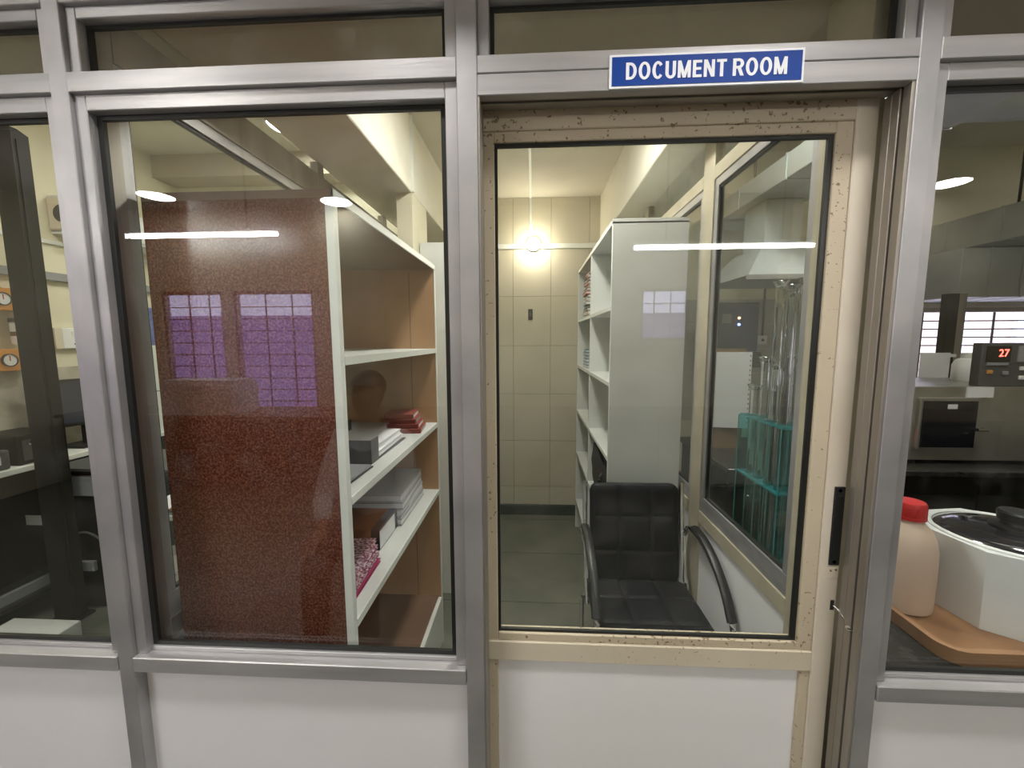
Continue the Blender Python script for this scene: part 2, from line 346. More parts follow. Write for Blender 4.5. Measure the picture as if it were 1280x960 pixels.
# side post ends behind the front posts
RT, RB_ = 2.02, 1.983
for i in range(-1, len(PX)):
    x0 = PX[i][1] if i >= 0 else XL; x1 = PX[i+1][0] if i+1 < len(PX) else XR
    door = abs(x0+0.104) < 1e-6
    box('rail', (x0, x1), (0, PD-0.004), (2.142, 2.18), ALU_H, wf, bev=0.0015)
    box('upper_panel', (x0, x1), (0.02, 0.03), (2.18, 2.25), WHITE_PANEL, wf)
    if door:
        box('header_rail', (x0, x1), (0.0, PD), (1.9885, RT), ALU_H, wf, bev=0.0015)
        box('header_rail', (x0, x1), (0.0, 0.02), (1.950, 1.9875), ALU_H, wf, bev=0.0015)
        for k, (ya, yb, za) in enumerate(((0.02, 0.034, 1.956), (0.036, 0.049, 1.953), (0.051, 0.064, 1.956))):
            box('track', (x0, x1), (ya, yb), (za, 1.985), ALU_B, wf, bev=0.001)
        # grooved jamb linings on the post sides
        for k, (ya, yb) in enumerate(((0.002, 0.020), (0.023, 0.040), (0.043, 0.060))):
            box('jamb_rib', (x1-0.006-0.002*(k == 1), x1), (ya, yb), (0, 1.952), ALU_B, wf, bev=0.001)
            box('jamb_rib', (x0, x0+0.004), (ya, yb), (0, 1.952), ALU_B, wf, bev=0.001)
        continue
    box('rail', (x0, x1), (0, PD-0.004), (RB_, RT), ALU_H, wf, bev=0.0015)
    box('sill', (x0+0.001, x1-0.001), (-0.003, 0.05), (0.752, 0.788), ALU_H, wf, bev=0.002)
    box('lower_panel', (x0, x1), (0.027, 0.037), (0.08, 0.752), WHITE_PANEL, wf)
    box('bottom_rail', (x0, x1), (0, 0.05), (0, 0.08), ALU_H, wf, bev=0.0015)

def glazed(n, x0, x1, z0, z1, label, bottom=True, pane=GLASS, w=0.024, g=0.012, y=0.010, rail=0.03):
    """bead frame + black gasket + pane between two posts"""
    o = thing('window_%d' % n, ((x0+x1)/2, 0.03, z0)); struct(o, label, 'window')
    zt = z1-rail
    box('bead', (x0, x0+w), (y, 0.034), (z0, z1), ALU, o, bev=0.0015); box('bead', (x1-w, x1), (y, 0.034), (z0, z1), ALU, o, bev=0.0015)
    box('bead', (x0+w, x1-w), (y, 0.034), (zt, z1), ALU_H, o, bev=0.0015)
    zb = z0
    if bottom:
        zb = z0+0.010; box('bead', (x0+w, x1-w), (0.022, 0.034), (z0, zb), ALU_H, o, bev=0.001)
    X0, X1 = x0+w, x1-w
    box('gasket', (X0, X0+g), (0.028, 0.0362), (zb, zt), RUBBER, o); box('gasket', (X1-g, X1), (0.028, 0.0362), (zb, zt), RUBBER, o)
    box('gasket', (X0+g, X1-g), (0.028, 0.0362), (zt-g*0.75, zt), RUBBER, o); box('gasket', (X0+g, X1-g), (0.028, 0.0362), (zb, zb+g*0.75), RUBBER, o)
    box('pane', (x0+0.006, x1-0.006), (0.0365, 0.0415), (zb-0.004, z1-0.006), pane, o)
    return o
labs = {0: 'far left', 1: 'left strip', 2: 'wide pane', 4: 'right strip'}
n = 10
for i in range(len(PX)-1):
    x0, x1 = PX[i][1], PX[i+1][0]
    if i == 3: continue
    lab = {0: 'glazed bay farthest left in the partition', 1: 'glazed bay showing the black post at the left edge', 2: 'wide glazed bay in front of the brown shelf unit', 4: 'glazed bay in front of the white tub and red-capped bottle', 5: 'glazed bay second right of the door', 6: 'glazed bay third right of the door', 7: 'glazed bay farthest right in the partition'}[i]
    if i == 2: glazed(1, x0, x1, 0.788, RB_, lab)
    elif i == 4: glazed(2, x0, x1, 0.788, RB_, lab)
    else: glazed(n, x0, x1, 0.788, RB_, lab); n += 1
for i in range(len(PX)-1):
    x0, x1 = PX[i][1], PX[i+1][0]
    lab = ['transom pane farthest left above the glazing', 'transom pane above the black post at the left edge', 'transom pane above the wide bay with the brown shelf', 'transom pane above the blue sign and door', 'transom pane above the white tub', 'transom pane second right of the door', 'transom pane third right of the door', 'transom pane farthest right'][i]
    glazed(20+i, x0, x1, RT, 2.142, lab, bottom=False, pane=GLASS_T, w=0.022, g=0.008, rail=0.022)

# ---------------------------------------------------------------- sliding door
d = thing('door_1', (0.26, 0.085, 0)); struct(d, 'cream framed sliding door with a tall pane and white lower panel', 'door')
DY0, DY1 = 0.068, 0.104
box('stile', (0.625, 0.667), (DY0, DY1), (0.012, 1.962), CREAM, d, bev=0.002)
box('stile', (-0.150, -0.105), (DY0, DY1), (0.012, 1.962), CREAM, d, bev=0.002)
box('top_rail', (-0.105, 0.625), (DY0, DY1), (1.921, 1.962), CREAM_DIRTY, d, bev=0.002)
box('middle_rail', (-0.105, 0.625), (DY0, DY1), (0.755, 0.803), CREAM_RAIL, d, bev=0.002)
box('bottom_rail', (-0.105, 0.625), (DY0, DY1), (0.012, 0.10), CREAM, d, bev=0.002)
# glazing beads, set back a little
def wedge(name, X, Z, y0, y1, m, side):
    return box(name, X, (y0, y1), Z, m, d, bev=0.0015)
box('bead', (0.592, 0.625), (DY0+0.004, DY1-0.004), (0.803, 1.921), CREAM_DIRTY, d, bev=0.0015)
box('bead', (-0.105, -0.080), (DY0+0.004, DY1-0.004), (0.803, 1.921), CREAM_DIRTY, d, bev=0.0015)
box('bead', (-0.080, 0.592), (DY0+0.004, DY1-0.004), (1.900, 1.921), CREAM_DIRTY, d, bev=0.0015)
box('bead', (-0.080, 0.592), (DY0+0.004, DY1-0.004), (0.803, 0.822), CREAM_DIRTY, d, bev=0.0015)
for X, Z in (((0.582, 0.592), (0.822, 1.900)), ((-0.080, -0.074), (0.822, 1.900)), ((-0.074, 0.582), (1.893, 1.900)), ((-0.074, 0.582), (0.822, 0.828))):
    box('gasket', X, (DY0+0.010, 0.0855), Z, RUBBER, d)
box('pane', (-0.085, 0.597), (0.086, 0.091), (0.818, 1.904), GLASS, d)
box('lower_panel', (-0.080, 0.604), (0.080, 0.088), (0.10, 0.755), WHITE_PANEL, d)
box('bead', (0.604, 0.625), (DY0+0.004, DY1-0.004), (0.10, 0.755), CREAM_DIRTY, d, bev=0.0015)
box('bead', (-0.105, -0.080), (DY0+0.004, DY1-0.004), (0.10, 0.755), CREAM_DIRTY, d, bev=0.0015)
h = box('handle', (0.6425, 0.664), (DY0-0.003, DY0+0.002), (1.010, 1.186), BLACKP, d, bev=0.001)
box('handle_recess', (0.647, 0.660), (DY0-0.0045, DY0-0.002), (1.03, 1.166), RUBBER, h, bev=0.0008)
for z in (1.018, 1.178): turned('screw', [(0.004, 0), (0.004, 0.002), (0.002, 0.003)], (0.653, DY0-0.003, z), CHROME, h, 10, 'Y').scale = (1, 1, 1)
box('strike_label', (0.641, 0.665), (DY0-0.001, DY0+0.002), (0.979, 1.005), CREAM, d, bev=0.0005)
for x, z in ((0.648, 0.997), (0.659, 0.999)): turned('screw', [(0.0022, -0.0022), (0.0022, 0)], (x, DY0, z), BROWN, d, 8, 'Y')
k = box('keyhole_plate', (0.654, 0.662), (DY0-0.0012, DY0+0.001), (0.905, 0.928), BLACKP, d, bev=0.0008)
tube('latch_pin', [(0.658, DY0+0.004, 0.918), (0.668, DY0-0.010, 0.908), (0.667, DY0-0.038, 0.893)], 0.0022, CHROME, d)
turned('latch_knob', [(0.0, -0.007), (0.005, -0.005), (0.0065, 0), (0.005, 0.005), (0, 0.007)], (0.667, DY0-0.040, 0.892), CHROME, d, 12, 'Y')

# ---------------------------------------------------------------- door sign
s = thing('door_sign', (0.307, 0, 1.98), 'blue DOCUMENT ROOM sign with white border on the door header', 'sign')
box('plate', (0.137, 0.4775), (-0.0035, -0.0002), (1.951, 2.0085), SIGNWHITE, s, bev=0.0008)
box('blue_field', (0.1415, 0.473), (-0.0042, -0.003), (1.9555, 2.004), SIGNBLUE, s)
# condensed bold capitals drawn as strokes (unit height 1, stroke T)
def letters(body, w_total, h, origin):
    T_ = 0.185; Wd = {'D': 0.62, 'O': 0.68, 'C': 0.64, 'U': 0.60, 'M': 0.74, 'E': 0.52, 'N': 0.62, 'T': 0.56, 'R': 0.62, ' ': 0.24}; gap = 0.115
    bm = bmesh.new()
    lay = [0.0]
    def quad(p): bm.faces.new([bm.verts.new((x, lay[0], y)) for x, y in p])
    def ribbon(outer, inner):
        for (a, b), (c, d_) in zip(zip(outer, outer[1:]), zip(inner, inner[1:])): quad([a, b, d_, c])
    def ell(cx, cy, rx, ry, a0, a1, n_=14): return [(cx+rx*math.cos(math.radians(a0+(a1-a0)*k_/n_)), cy+ry*math.sin(math.radians(a0+(a1-a0)*k_/n_))) for k_ in range(n_+1)]
    x = 0.0
    for ch_ in body:
        w = Wd[ch_]; L0 = x
        def bar(x0, x1, y0, y1): quad([(L0+x0, y0), (L0+x1, y0), (L0+x1, y1), (L0+x0, y1)])
        def slant(xa, xb, t_, y0=0, y1=1):
            lay[0] -= 0.00012; quad([(L0+xa, y0), (L0+xa+t_, y0), (L0+xb+t_, y1), (L0+xb, y1)])
        if ch_ == 'D':
            bar(0, T_, 0, 1); m_ = w*0.40; bar(T_, m_, 1-T_*0.85, 1); bar(T_, m_, 0, T_*0.85)
            ribbon(ell(L0+m_, 0.5, w-m_, 0.5, -90, 90, 18), ell(L0+m_, 0.5, w-m_-T_, 0.5-T_*0.85, -90, 90, 18))
        elif ch_ in 'OC':
            a0, a1 = (0, 360) if ch_ == 'O' else (38, 322)
            ribbon(ell(L0+w/2, 0.5, w/2, 0.52, a0, a1, 36), ell(L0+w/2, 0.5, w/2-T_, 0.52-T_*0.85, a0, a1, 36))
        elif ch_ == 'U':
            bar(0, T_, w/2, 1); bar(w-T_, w, w/2, 1); ribbon(ell(L0+w/2, w/2, w/2, w/2+0.02, 180, 360, 18), ell(L0+w/2, w/2, w/2-T_, w/2-T_*0.8, 180, 360, 18))
        elif ch_ == 'M':
            bar(0, T_*0.92, 0, 1); bar(w-T_*0.92, w, 0, 1); slant(w/2-T_*0.45, 0, T_, 0, 1); slant(w/2-T_*0.55, w-T_, T_, 0, 1)
        elif ch_ == 'N': bar(0, T_*0.95, 0, 1); bar(w-T_*0.95, w, 0, 1); slant(w-T_*1.05, 0, T_*1.05)
        elif ch_ == 'E': bar(0, T_, 0, 1); bar(T_, w, 1-T_*0.85, 1); bar(T_, w*0.93, 0.43, 0.43+T_*0.85); bar(T_, w, 0, T_*0.85)
        elif ch_ == 'T': bar(0, w, 1-T_*0.85, 1); bar(w/2-T_/2, w/2+T_/2, 0, 1-T_*0.85)
        elif ch_ == 'R':
            bar(0, T_, 0, 1); m_ = w*0.52; bar(T_, m_, 1-T_*0.85, 1); bar(T_, m_, 0.42, 0.42+T_*0.8)
            ribbon(ell(L0+m_, 0.71, w-m_, 0.29, -90, 90), ell(L0+m_, 0.71, w-m_-T_, 0.29-T_*0.83, -90, 90)); slant(w-T_*1.05, w*0.42, T_*1.1, 0, 0.44)
        lay[0] = 0.0
        x += w+(gap if ch_ != ' ' else 0)
    x -= gap
    for v in bm.verts: v.co = Vector((origin[0]+(v.co.x/x-0.5)*w_total, origin[1]+v.co.y, origin[2]+(v.co.z-0.5)*h))
    bmesh.ops.recalc_face_normals(bm, faces=bm.faces[:])
    ext = bmesh.ops.extrude_face_region(bm, geom=bm.faces[:]); 
    for e_ in ext['geom']:
        if isinstance(e_, bmesh.types.BMVert): e_.co.y -= 0.0005
    return bm
obj('lettering', letters('DOCUMENT ROOM', 0.281, 0.0285, (0.307, -0.0043, 1.9795)), SIGNWHITE, s)

# ================================================================ SIDE PARTITIONS OF THE DOCUMENT ROOM
def side_partition(name, X, fm, label, posts, y0, y1, z_sill=0.757, z_glass=0.868, z_top=2.09, z_rail=2.14, zc=2.25, inward=1):
    o = thing(name, (X[0], y0, 0)); struct(o, label, 'partition')
    xin = X[1] if inward > 0 else X[0]
    xm = (X[0]+X[1])/2
    ys = [y0]
    for a, b in posts: box('post', X, (a, b), (0, zc), fm, o, bev=0.0015)
    for i in range(len(posts)-1):
        a, b = posts[i][1], posts[i+1][0]
        box('sill_rail', X, (a, b), (z_sill, z_sill+0.05), fm, o, bev=0.0015)
        box('glazing_bead', (xm-0.012, xm+0.012), (a, b), (z_sill+0.05, z_glass), ALU_H, o, bev=0.001)
        box('glazing_bead', (xm-0.012, xm+0.012), (a, b), (z_top-0.03, z_top), ALU_H, o, bev=0.001)
        for q in ((a, a+0.028), (b-0.028, b)): box('glazing_bead', (xm-0.012, xm+0.012), q, (z_glass, z_top-0.03), ALU, o, bev=0.001)
        for q, z in (((a+0.028, b-0.028), (z_glass, z_glass+0.007)), ((a+0.028, b-0.028), (z_top-0.037, z_top-0.03)), ((a+0.028, a+0.035), (z_glass, z_top-0.03)), ((b-0.035, b-0.028), (z_glass, z_top-0.03))):
            box('gasket', (xm-0.006, xm+0.006), q, z, RUBBER, o)
        box('pane', (xm-0.0025, xm+0.0025), (a+0.02, b-0.02), (z_glass-0.004, z_top-0.026), GLASS_S, o)
        box('top_rail', X, (a, b), (z_top, z_rail), fm, o, bev=0.0015)
        box('transom_pane', (xm-0.0025, xm+0.0025), (a, b), (z_rail, zc), GLASS_T, o)
        box('lower_panel', (xm-0.005, xm+0.005), (a, b), (0.07, z_sill), WHITE_PANEL, o)
        box('bottom_rail', X, (a, b), (0, 0.07), fm, o, bev=0.0015)
    return o
SIDE_CREAM = mat('side_frame_cream', (0.50, 0.46, 0.35), 0.45, 0.15, (0.43, 0.39, 0.29), 10)
side_partition('wall_right', (0.674, 0.708), SIDE_CREAM, 'cream framed glass partition beside the black chair', [(0.110, 0.250), (0.82, 0.918), (1.70, 1.78), (2.46, YB)], 0.11, YB, zc=2.27, inward=-1)
side_partition('wall_left_partition', (-0.941, -0.907), ALU_B, 'bronze framed glass partition behind the brown shelf unit', [(0.066, 0.100), (0.95, 1.0), (1.70, 1.76), (2.46, YB)], 0.066, YB, z_top=2.10, z_rail=2.20)

# ================================================================ BROWN SHELF UNIT (left)
XA, XB = -0.895, -0.446; Y0, Y1 = 0.120, 1.062; ZT = 1.817
u = thing('shelf_unit', ((XA+XB)/2, (Y0+Y1)/2, 0), 'open shelf unit with glossy brown speckled side and white shelf edges', 'shelf unit')
e = box('side_panel', (XA, XB-0.020), (Y0, Y0+0.018), (0, ZT), GRANITE, u)
box('edge_strip', (XB-0.020, XB), (Y0, Y0+0.020), (0, ZT), LAM_EDGE, u, bev=0.001)
e = box('far_side_panel', (XA, XB), (Y1-0.018, Y1), (0, ZT), PLY, u)
box('panel_joint', (-0.563, -0.560), (Y1-0.0185, Y1-0.0178), (0.25, ZT-0.02), BROWN, e)
box('edge_strip', (XB-0.002, XB+0.001), (Y1-0.019, Y1+0.001), (0.0, ZT), LAM_EDGE, u)
box('back_panel', (XA, XA+0.012), (Y0+0.018, Y1-0.018), (0, ZT), LAM, u)
box('top_panel', (XA, XB), (Y0, Y1), (ZT, ZT+0.0185), PLY_D, u)
box('front_edge', (XB-0.004, XB+0.0015), (Y0, Y1), (ZT-0.002, ZT+0.019), LAM_EDGE, u)
for z in (1.461, 1.1155, 0.792):
    sh = box('shelf', (XA+0.012, XB-0.002), (Y0+0.018, Y1-0.018), (z-0.018, z), LAM, u)
    box('front_edge', (XB-0.003, XB+0.001), (Y0+0.020, Y1-0.018), (z-0.020, z+0.0005), LAM_EDGE, sh)
box('base_shelf', (XA+0.012, XB-0.016), (Y0+0.018, Y1-0.018), (0.235, 0.252), PLY_D, u)
kp = box('kick_plate', (XB-0.016, XB), (Y0+0.02, Y1-0.018), (0.012, 0.240), LAM, u)
box('front_edge', (XB-0.016, XB+0.001), (Y0+0.02, Y1-0.018), (0.240, 0.2445), LAM_EDGE, kp)

# things lying on the brown unit's shelves
ZS3, ZS4 = 1.1162, 0.7927
def stack(name, X, Y, z, n, h, m, m2, label, cat, rot=0.0, jitter=0.004, group=None, edge=None):
    """each sheet-bundle or book in a pile is its own thing"""
    for i in range(n):
        dx, dy = random.uniform(-jitter, jitter), random.uniform(-jitter, jitter)
        o = thing(name, ((X[0]+X[1])/2, (Y[0]+Y[1])/2, z+i*h))
        lab = label if isinstance(label, str) else label[i]
        tag(o, lab, cat, group)
        c = ((X[0]+X[1])/2, (Y[0]+Y[1])/2, z)
        r = rot + random.uniform(-0.03, 0.03)
        box('cover', (X[0]+dx, X[1]+dx), (Y[0]+dy, Y[1]+dy), (z+i*h+h*0.80, z+i*h+h*0.97), m[i % len(m)], o, rot=r, pivot=c)
        box('cover', (X[0]+dx, X[1]+dx), (Y[0]+dy, Y[1]+dy), (z+i*h, z+i*h+h*0.17), m[i % len(m)], o, rot=r, pivot=c)
        box('pages', (X[0]+dx+0.002, X[1]+dx-0.002), (Y[0]+dy+0.002, Y[1]+dy-0.002), (z+i*h+h*0.17, z+i*h+h*0.80), m2, o, rot=r, pivot=c)
CARD_R = colmat('dark_red_card', (0.26, 0.055, 0.04), 0.55)
GREYBLUE = colmat('grey_blue_label', (0.30, 0.34, 0.38), 0.5)
ords = ['lowest', 'second', 'third', 'topmost']
for i in range(4):
    z = ZS3+i*0.019
    o = thing('card_box', (-0.565, 0.86, z), '%s of four small red boxes stacked on the middle shelf' % ords[i], 'box', 'red boxes on the middle shelf')
    off = 0.012*i
    box('lid', (-0.61-off*0.5, -0.470-off), (0.81+off*0.6, 0.96+off*0.3), (z+0.014, z+0.0183), CARD_R, o, rot=0.12, bev=0.0008)
    box('body', (-0.608-off*0.5, -0.472-off), (0.812+off*0.6, 0.958+off*0.3), (z, z+0.014), CARD_R, o, rot=0.12)
    box('label_strip', (-0.472-off, -0.4705-off), (0.83+off*0.6, 0.945+off*0.3), (z+0.002, z+0.016), GREYBLUE if i % 2 == 0 else PAPER, o, rot=0.12, pivot=(-0.54-off*0.75, 0.885+off*0.45, z))
# magazine holder with papers, clip file
o = thing('file_tray', (-0.60, 0.56, ZS3), 'open dark wire file tray holding white papers', 'tray')
box('base', (-0.72, -0.50), (0.40, 0.74), (ZS3, ZS3+0.003), GREYD, o)
box('side', (-0.503, -0.50), (0.40, 0.46), (ZS3, ZS3+0.075), GREYD, o); box('side', (-0.72, -0.717), (0.40, 0.74), (ZS3, ZS3+0.075), GREYD, o)
box('end_plate', (-0.72, -0.50), (0.40, 0.403), (ZS3, ZS3+0.075), GREYD, o)
stack('paper_bundle', (-0.70, -0.515), (0.47, 0.73), ZS3+0.004, 2, 0.018, [PAPER], PAPER, ['lower bundle of white papers in the wire file tray', 'upper bundle of white papers in the wire file tray'], 'papers', 0.04, 0.006)
o = thing('clip_file', (-0.60, 0.27, ZS3), 'flat grey file with black edging at the near end of the middle shelf', 'file')
box('cover', (-0.74, -0.492), (0.145, 0.375), (ZS3+0.006, ZS3+0.009), GREY, o, rot=-0.02); box('edging', (-0.744, -0.488), (0.141, 0.379), (ZS3, ZS3+0.003), BLACKP, o, rot=-0.02); box('pages', (-0.738, -0.494), (0.147, 0.373), (ZS3+0.003, ZS3+0.006), PAPER, o, rot=-0.02)
o = thing('note_pad', (-0.66, 0.25, ZS3+0.010), 'thick cream note pad lying on the flat grey file', 'note pad')
CREAMP = colmat('cream_paper', (0.62, 0.56, 0.44), 0.7)
box('pages', (-0.74, -0.58), (0.16, 0.33), (ZS3+0.0095, ZS3+0.045), CREAMP, o, rot=0.08); box('cover', (-0.742, -0.578), (0.158, 0.332), (ZS3+0.045, ZS3+0.048), GREYD, o, rot=0.08, pivot=(-0.66, 0.245, 0))
# lower shelf: grey registers, box file, woven mats
nm = ['lowest', 'second lowest', 'second highest', 'topmost']
stack('register', (-0.80, -0.50), (0.66, 0.98), ZS4+0.001, 4, 0.030, [colmat('grey_register_cover', (0.33, 0.33, 0.35), 0.5), colmat('pale_register_cover', (0.50, 0.50, 0.52), 0.5)], PAPER, ['%s grey register of the pile at the far end of the lower shelf' % q for q in nm], 'register', 0.03, 0.008, 'grey registers on the lower shelf')
o = thing('box_file', (-0.62, 0.55, ZS4), 'brown box file with black spine and white page edges', 'box file')
BF = colmat('box_file_brown', (0.30, 0.12, 0.05), 0.5)
box('cover', (-0.80, -0.545), (0.475, 0.65), (ZS4+0.066, ZS4+0.072), BF, o); box('cover', (-0.80, -0.545), (0.475, 0.65), (ZS4, ZS4+0.005), BF, o)
box('side', (-0.80, -0.545), (0.475, 0.481), (ZS4+0.005, ZS4+0.066), BF, o)
box('spine', (-0.545, -0.515), (0.473, 0.652), (ZS4, ZS4+0.073), BLACKP, o, bev=0.002); box('spine_label', (-0.515, -0.5135), (0.475, 0.62), (ZS4+0.006, ZS4+0.066), PAPER, o)
WEAVE = mat('pink_woven', (0.20, 0.03, 0.08), 0.7, 0, (0.62, 0.50, 0.54), 120, (1, 1, 1), 0.42, 0.6, detail=2)
MAG = colmat('magenta_cover', (0.34, 0.02, 0.10), 0.45)
for i in range(4):
    z = ZS4+0.001+i*0.0125
    o = thing('patterned_folder', (-0.60, 0.29, z), '%s of the pink speckled folders nearest on the lower shelf' % ['lowest magenta', 'second', 'third', 'topmost'][i], 'folder', 'pink folders on the lower shelf')
    cm = MAG if i == 0 else WEAVE; a = 0.02+0.03*i; dy = 0.008*i
    c = (-0.62, 0.28, 0)
    box('cover', (-0.78, -0.485-0.006*i), (0.145+dy, 0.405+dy*2), (z+0.0095, z+0.012), cm, o, rot=a, pivot=c); box('cover', (-0.78, -0.485-0.006*i), (0.145+dy, 0.405+dy*2), (z, z+0.002), cm, o, rot=a, pivot=c)
    box('pages', (-0.776, -0.489-0.006*i), (0.149+dy, 0.401+dy*2), (z+0.002, z+0.0095), WEAVE if i else MAG, o, rot=a, pivot=c)

# ================================================================ TALL WHITE CABINET behind it
o = thing('tall_cabinet', (-0.48, 1.95, 0), 'tall plain white cabinet standing behind the brown shelf unit', 'cabinet')
box('body', (-0.615, -0.362), (1.437, 2.50), (0.0, 2.025), LAM, o, bev=0.002)
for k in range(2):
    y = 1.445+k*0.525
    dd = box('door', (-0.362, -0.346), (y, y+0.520), (0.07, 2.015), LAM, o, bev=0.002)
    box('handle', (-0.346, -0.330), (y+(0.49 if k == 0 else 0.02), y+(0.50 if k == 0 else 0.03)), (0.98, 1.12), CHROME, dd, bev=0.002)

# ================================================================ WHITE OPEN SHELF UNIT (right)
XA, XB = 0.343, 0.662; Y0, YM, Y1 = 1.020, 1.668, 2.352
u = thing('open_shelf_unit', (0.5, 1.68, 0), 'white open shelf unit with pigeonholes behind the black chair', 'shelf unit')
for y in (Y0, YM, Y1-0.018):
    p = box('upright', (XA+0.001, XB), (y, y+0.018), (0, 2.0), LAM, u); box('front_edge', (XA-0.001, XA+0.001), (y, y+0.018), (0, 2.0), LAM_EDGE, p)
for z in (2.012, 1.645, 1.306, 0.958, 0.622, 0.236):
    if z > 2:
        p = box('top_panel', (XA, XB), (Y0, Y1), (1.994, 2.014), LAM, u); box('front_edge', (XA-0.001, XA+0.002), (Y0, Y1), (1.994, 2.014), LAM_EDGE, p)
        continue
    for a, b in ((Y0+0.018, YM), (YM+0.018, Y1-0.018)):
        p = box('shelf', (XA+0.002, XB-0.012), (a, b), (z-0.018, z), LAM, u); box('front_edge', (XA-0.001, XA+0.002), (a, b), (z-0.018, z), LAM_EDGE, p)
box('back_panel', (XB-0.012, XB), (Y0+0.018, Y1-0.018), (0.0, 1.99), LAM, u)
box('kick_plate', (XA+0.03, XA+0.045), (Y0+0.018, Y1-0.018), (0.0, 0.218), LAM, u)
# files standing or leaning in the pigeonholes
fcols = [colmat('file_red', (0.45, 0.09, 0.05)), colmat('file_cream', (0.66, 0.58, 0.44)), colmat('file_green', (0.10, 0.18, 0.12)), colmat('file_brown', (0.25, 0.13, 0.07)), colmat('file_grey', (0.4, 0.4, 0.42)), colmat('file_black', (0.03, 0.03, 0.03))]
z = 1.6462
cn = ['red', 'cream', 'green', 'brown', 'grey', 'black']
for i in range(14):
    k = [4, 1, 5, 2, 4, 1, 5, 0, 3, 1, 0, 5, 0, 3][i]
    h = 0.022
    o = thing('lying_file', (0.46, 2.05, z), '%s of the mixed files piled in the upper far pigeonhole, %s cover' % (['bottom', 'second', 'third', 'fourth', 'fifth', 'sixth', 'seventh', 'eighth', 'ninth', 'tenth', 'eleventh', 'twelfth', 'thirteenth', 'top'][i], cn[k]), 'file', 'files piled in the white shelf unit')
    a = random.uniform(-0.06, 0.06); dx = random.uniform(0.0, 0.02); c = (0.48, 2.06, 0)
    box('cover', (0.352+dx, 0.59+dx), (1.96, 2.16), (z+0.017, z+0.0205), fcols[k], o, rot=a, pivot=c); box('cover', (0.352+dx, 0.59+dx), (1.96, 2.16), (z, z+0.004), fcols[k], o, rot=a, pivot=c)
    box('pages', (0.356+dx, 0.588+dx), (1.963, 2.157), (z+0.004, z+0.017), PAPER, o, rot=a, pivot=c)
    z += h
TEALC = colmat('file_teal', (0.03, 0.22, 0.26))
z = 1.3072
for i in range(6):
    o = thing('teal_file', (0.46, 1.95, z), '%s of the teal and white files piled on the second shelf' % ['bottom', 'second', 'third', 'fourth', 'fifth', 'top'][i], 'file', 'teal files in the white shelf unit')
    m_ = TEALC if i % 2 else fcols[4]; a = random.uniform(-0.08, 0.08); c = (0.48, 2.01, 0)
    box('cover', (0.356, 0.59), (1.93, 2.10), (z+0.016, z+0.0195), m_, o, rot=a, pivot=c); box('cover', (0.356, 0.59), (1.93, 2.10), (z, z+0.004), m_, o, rot=a, pivot=c); box('pages', (0.359, 0.588), (1.932, 2.098), (z+0.004, z+0.016), PAPER, o, rot=a, pivot=c)
    z += 0.021
o = tag(box('small_carton', (0.37, 0.44), (1.045, 1.09), (1.3065, 1.395), PAPER, bev=0.001), 'small white carton at the near end of the second shelf', 'carton')
# black bag stuffed in the near lower pigeonhole
def blob_bag():
    bm = bmesh.new()
    bmesh.ops.create_cube(bm, size=1.0)
    bmesh.ops.subdivide_edges(bm, edges=bm.edges[:], cuts=5, use_grid_fill=True)
    for v in bm.verts:
        p = v.co.copy(); s_ = p.normalized()*0.62; q = p.lerp(s_, 0.45)
        q += Vector((random.uniform(-1, 1), random.uniform(-1, 1), random.uniform(-1, 1)))*0.015
        v.co = Vector((0.49+q.x*0.28, 1.36+q.y*0.54, 0.760+q.z*0.27*(1+0.25*(q.y > 0))))
    zmin = min(v.co.z for v in bm.verts)
    zmax = max(v.co.z for v in bm.verts)
    for v in bm.verts: v.co.z = 0.623+(v.co.z-zmin)*0.29/(zmax-zmin); v.co.x = max(v.co.x, 0.352); v.co.y = min(max(v.co.y, 1.042), 1.664)
    return bm
o = thing('black_bag', (0.49, 1.36, 0.623), 'crumpled black bag stuffed in the shelf behind the chair', 'bag')
obj('bag_body', blob_bag(), LEATHER, o, True)
tube('strap', curve_pts([(0.40, 1.25, 0.84), (0.345, 1.22, 0.80), (0.330, 1.24, 0.70), (0.328, 1.30, 0.60), (0.345, 1.36, 0.72)], 6), 0.010, BLACKP, o)

# ================================================================ BULB, CONDUITS, SWITCH on the tiled wall
bx_ = at(667, 306, y=YB-0.05)
o = thing('wall_bulb', (bx_.x, YB, bx_.z), 'lit round bulb in a holder on the tiled rear wall', 'bulb')
turned('batten_holder', [(0.055, 0.0), (0.055, -0.012), (0.03, -0.022), (0.022, -0.05)], (bx_.x, YB-0.018, bx_.z+0.012), WHITE, o, 20, 'Y')
bl = turned('bulb_glass', [(0.0, -0.062), (0.018, -0.058), (0.031, -0.044), (0.034, -0.028), (0.028, -0.010), (0.016, 0.012), (0.014, 0.03)], (bx_.x, YB-0.085, bx_.z), emit('bulb_light', (1.0, 0.90, 0.70), BULB), o, 16, 'Y')
o = tag(box('wall_trunking', (-0.61, 0.66), (YB-0.017, YB-0.001), (2.222, 2.262), LAM_EDGE, bev=0.002), 'white cable trunking running across the tiled wall at bulb height', 'trunking')
o = tag(box('ceiling_conduit', (bx_.x-0.034, bx_.x-0.016), (YB-0.012, YB-0.001), (2.263, CZ-0.001), LAM_EDGE, bev=0.001), 'thin white conduit dropping from the ceiling to the bulb', 'conduit')
o = tag(box('ceiling_wire_cover', (bx_.x-0.034, bx_.x-0.016), (0.50, YB-0.013), (CZ-0.011, CZ-0.001), LAM_EDGE, bev=0.001), 'thin white conduit running along the document room ceiling', 'conduit')
c = at(663, 393, y=YB)
o = thing('wall_switch', (c.x, YB, c.z), 'small black switch plate on the cream tiles', 'switch')
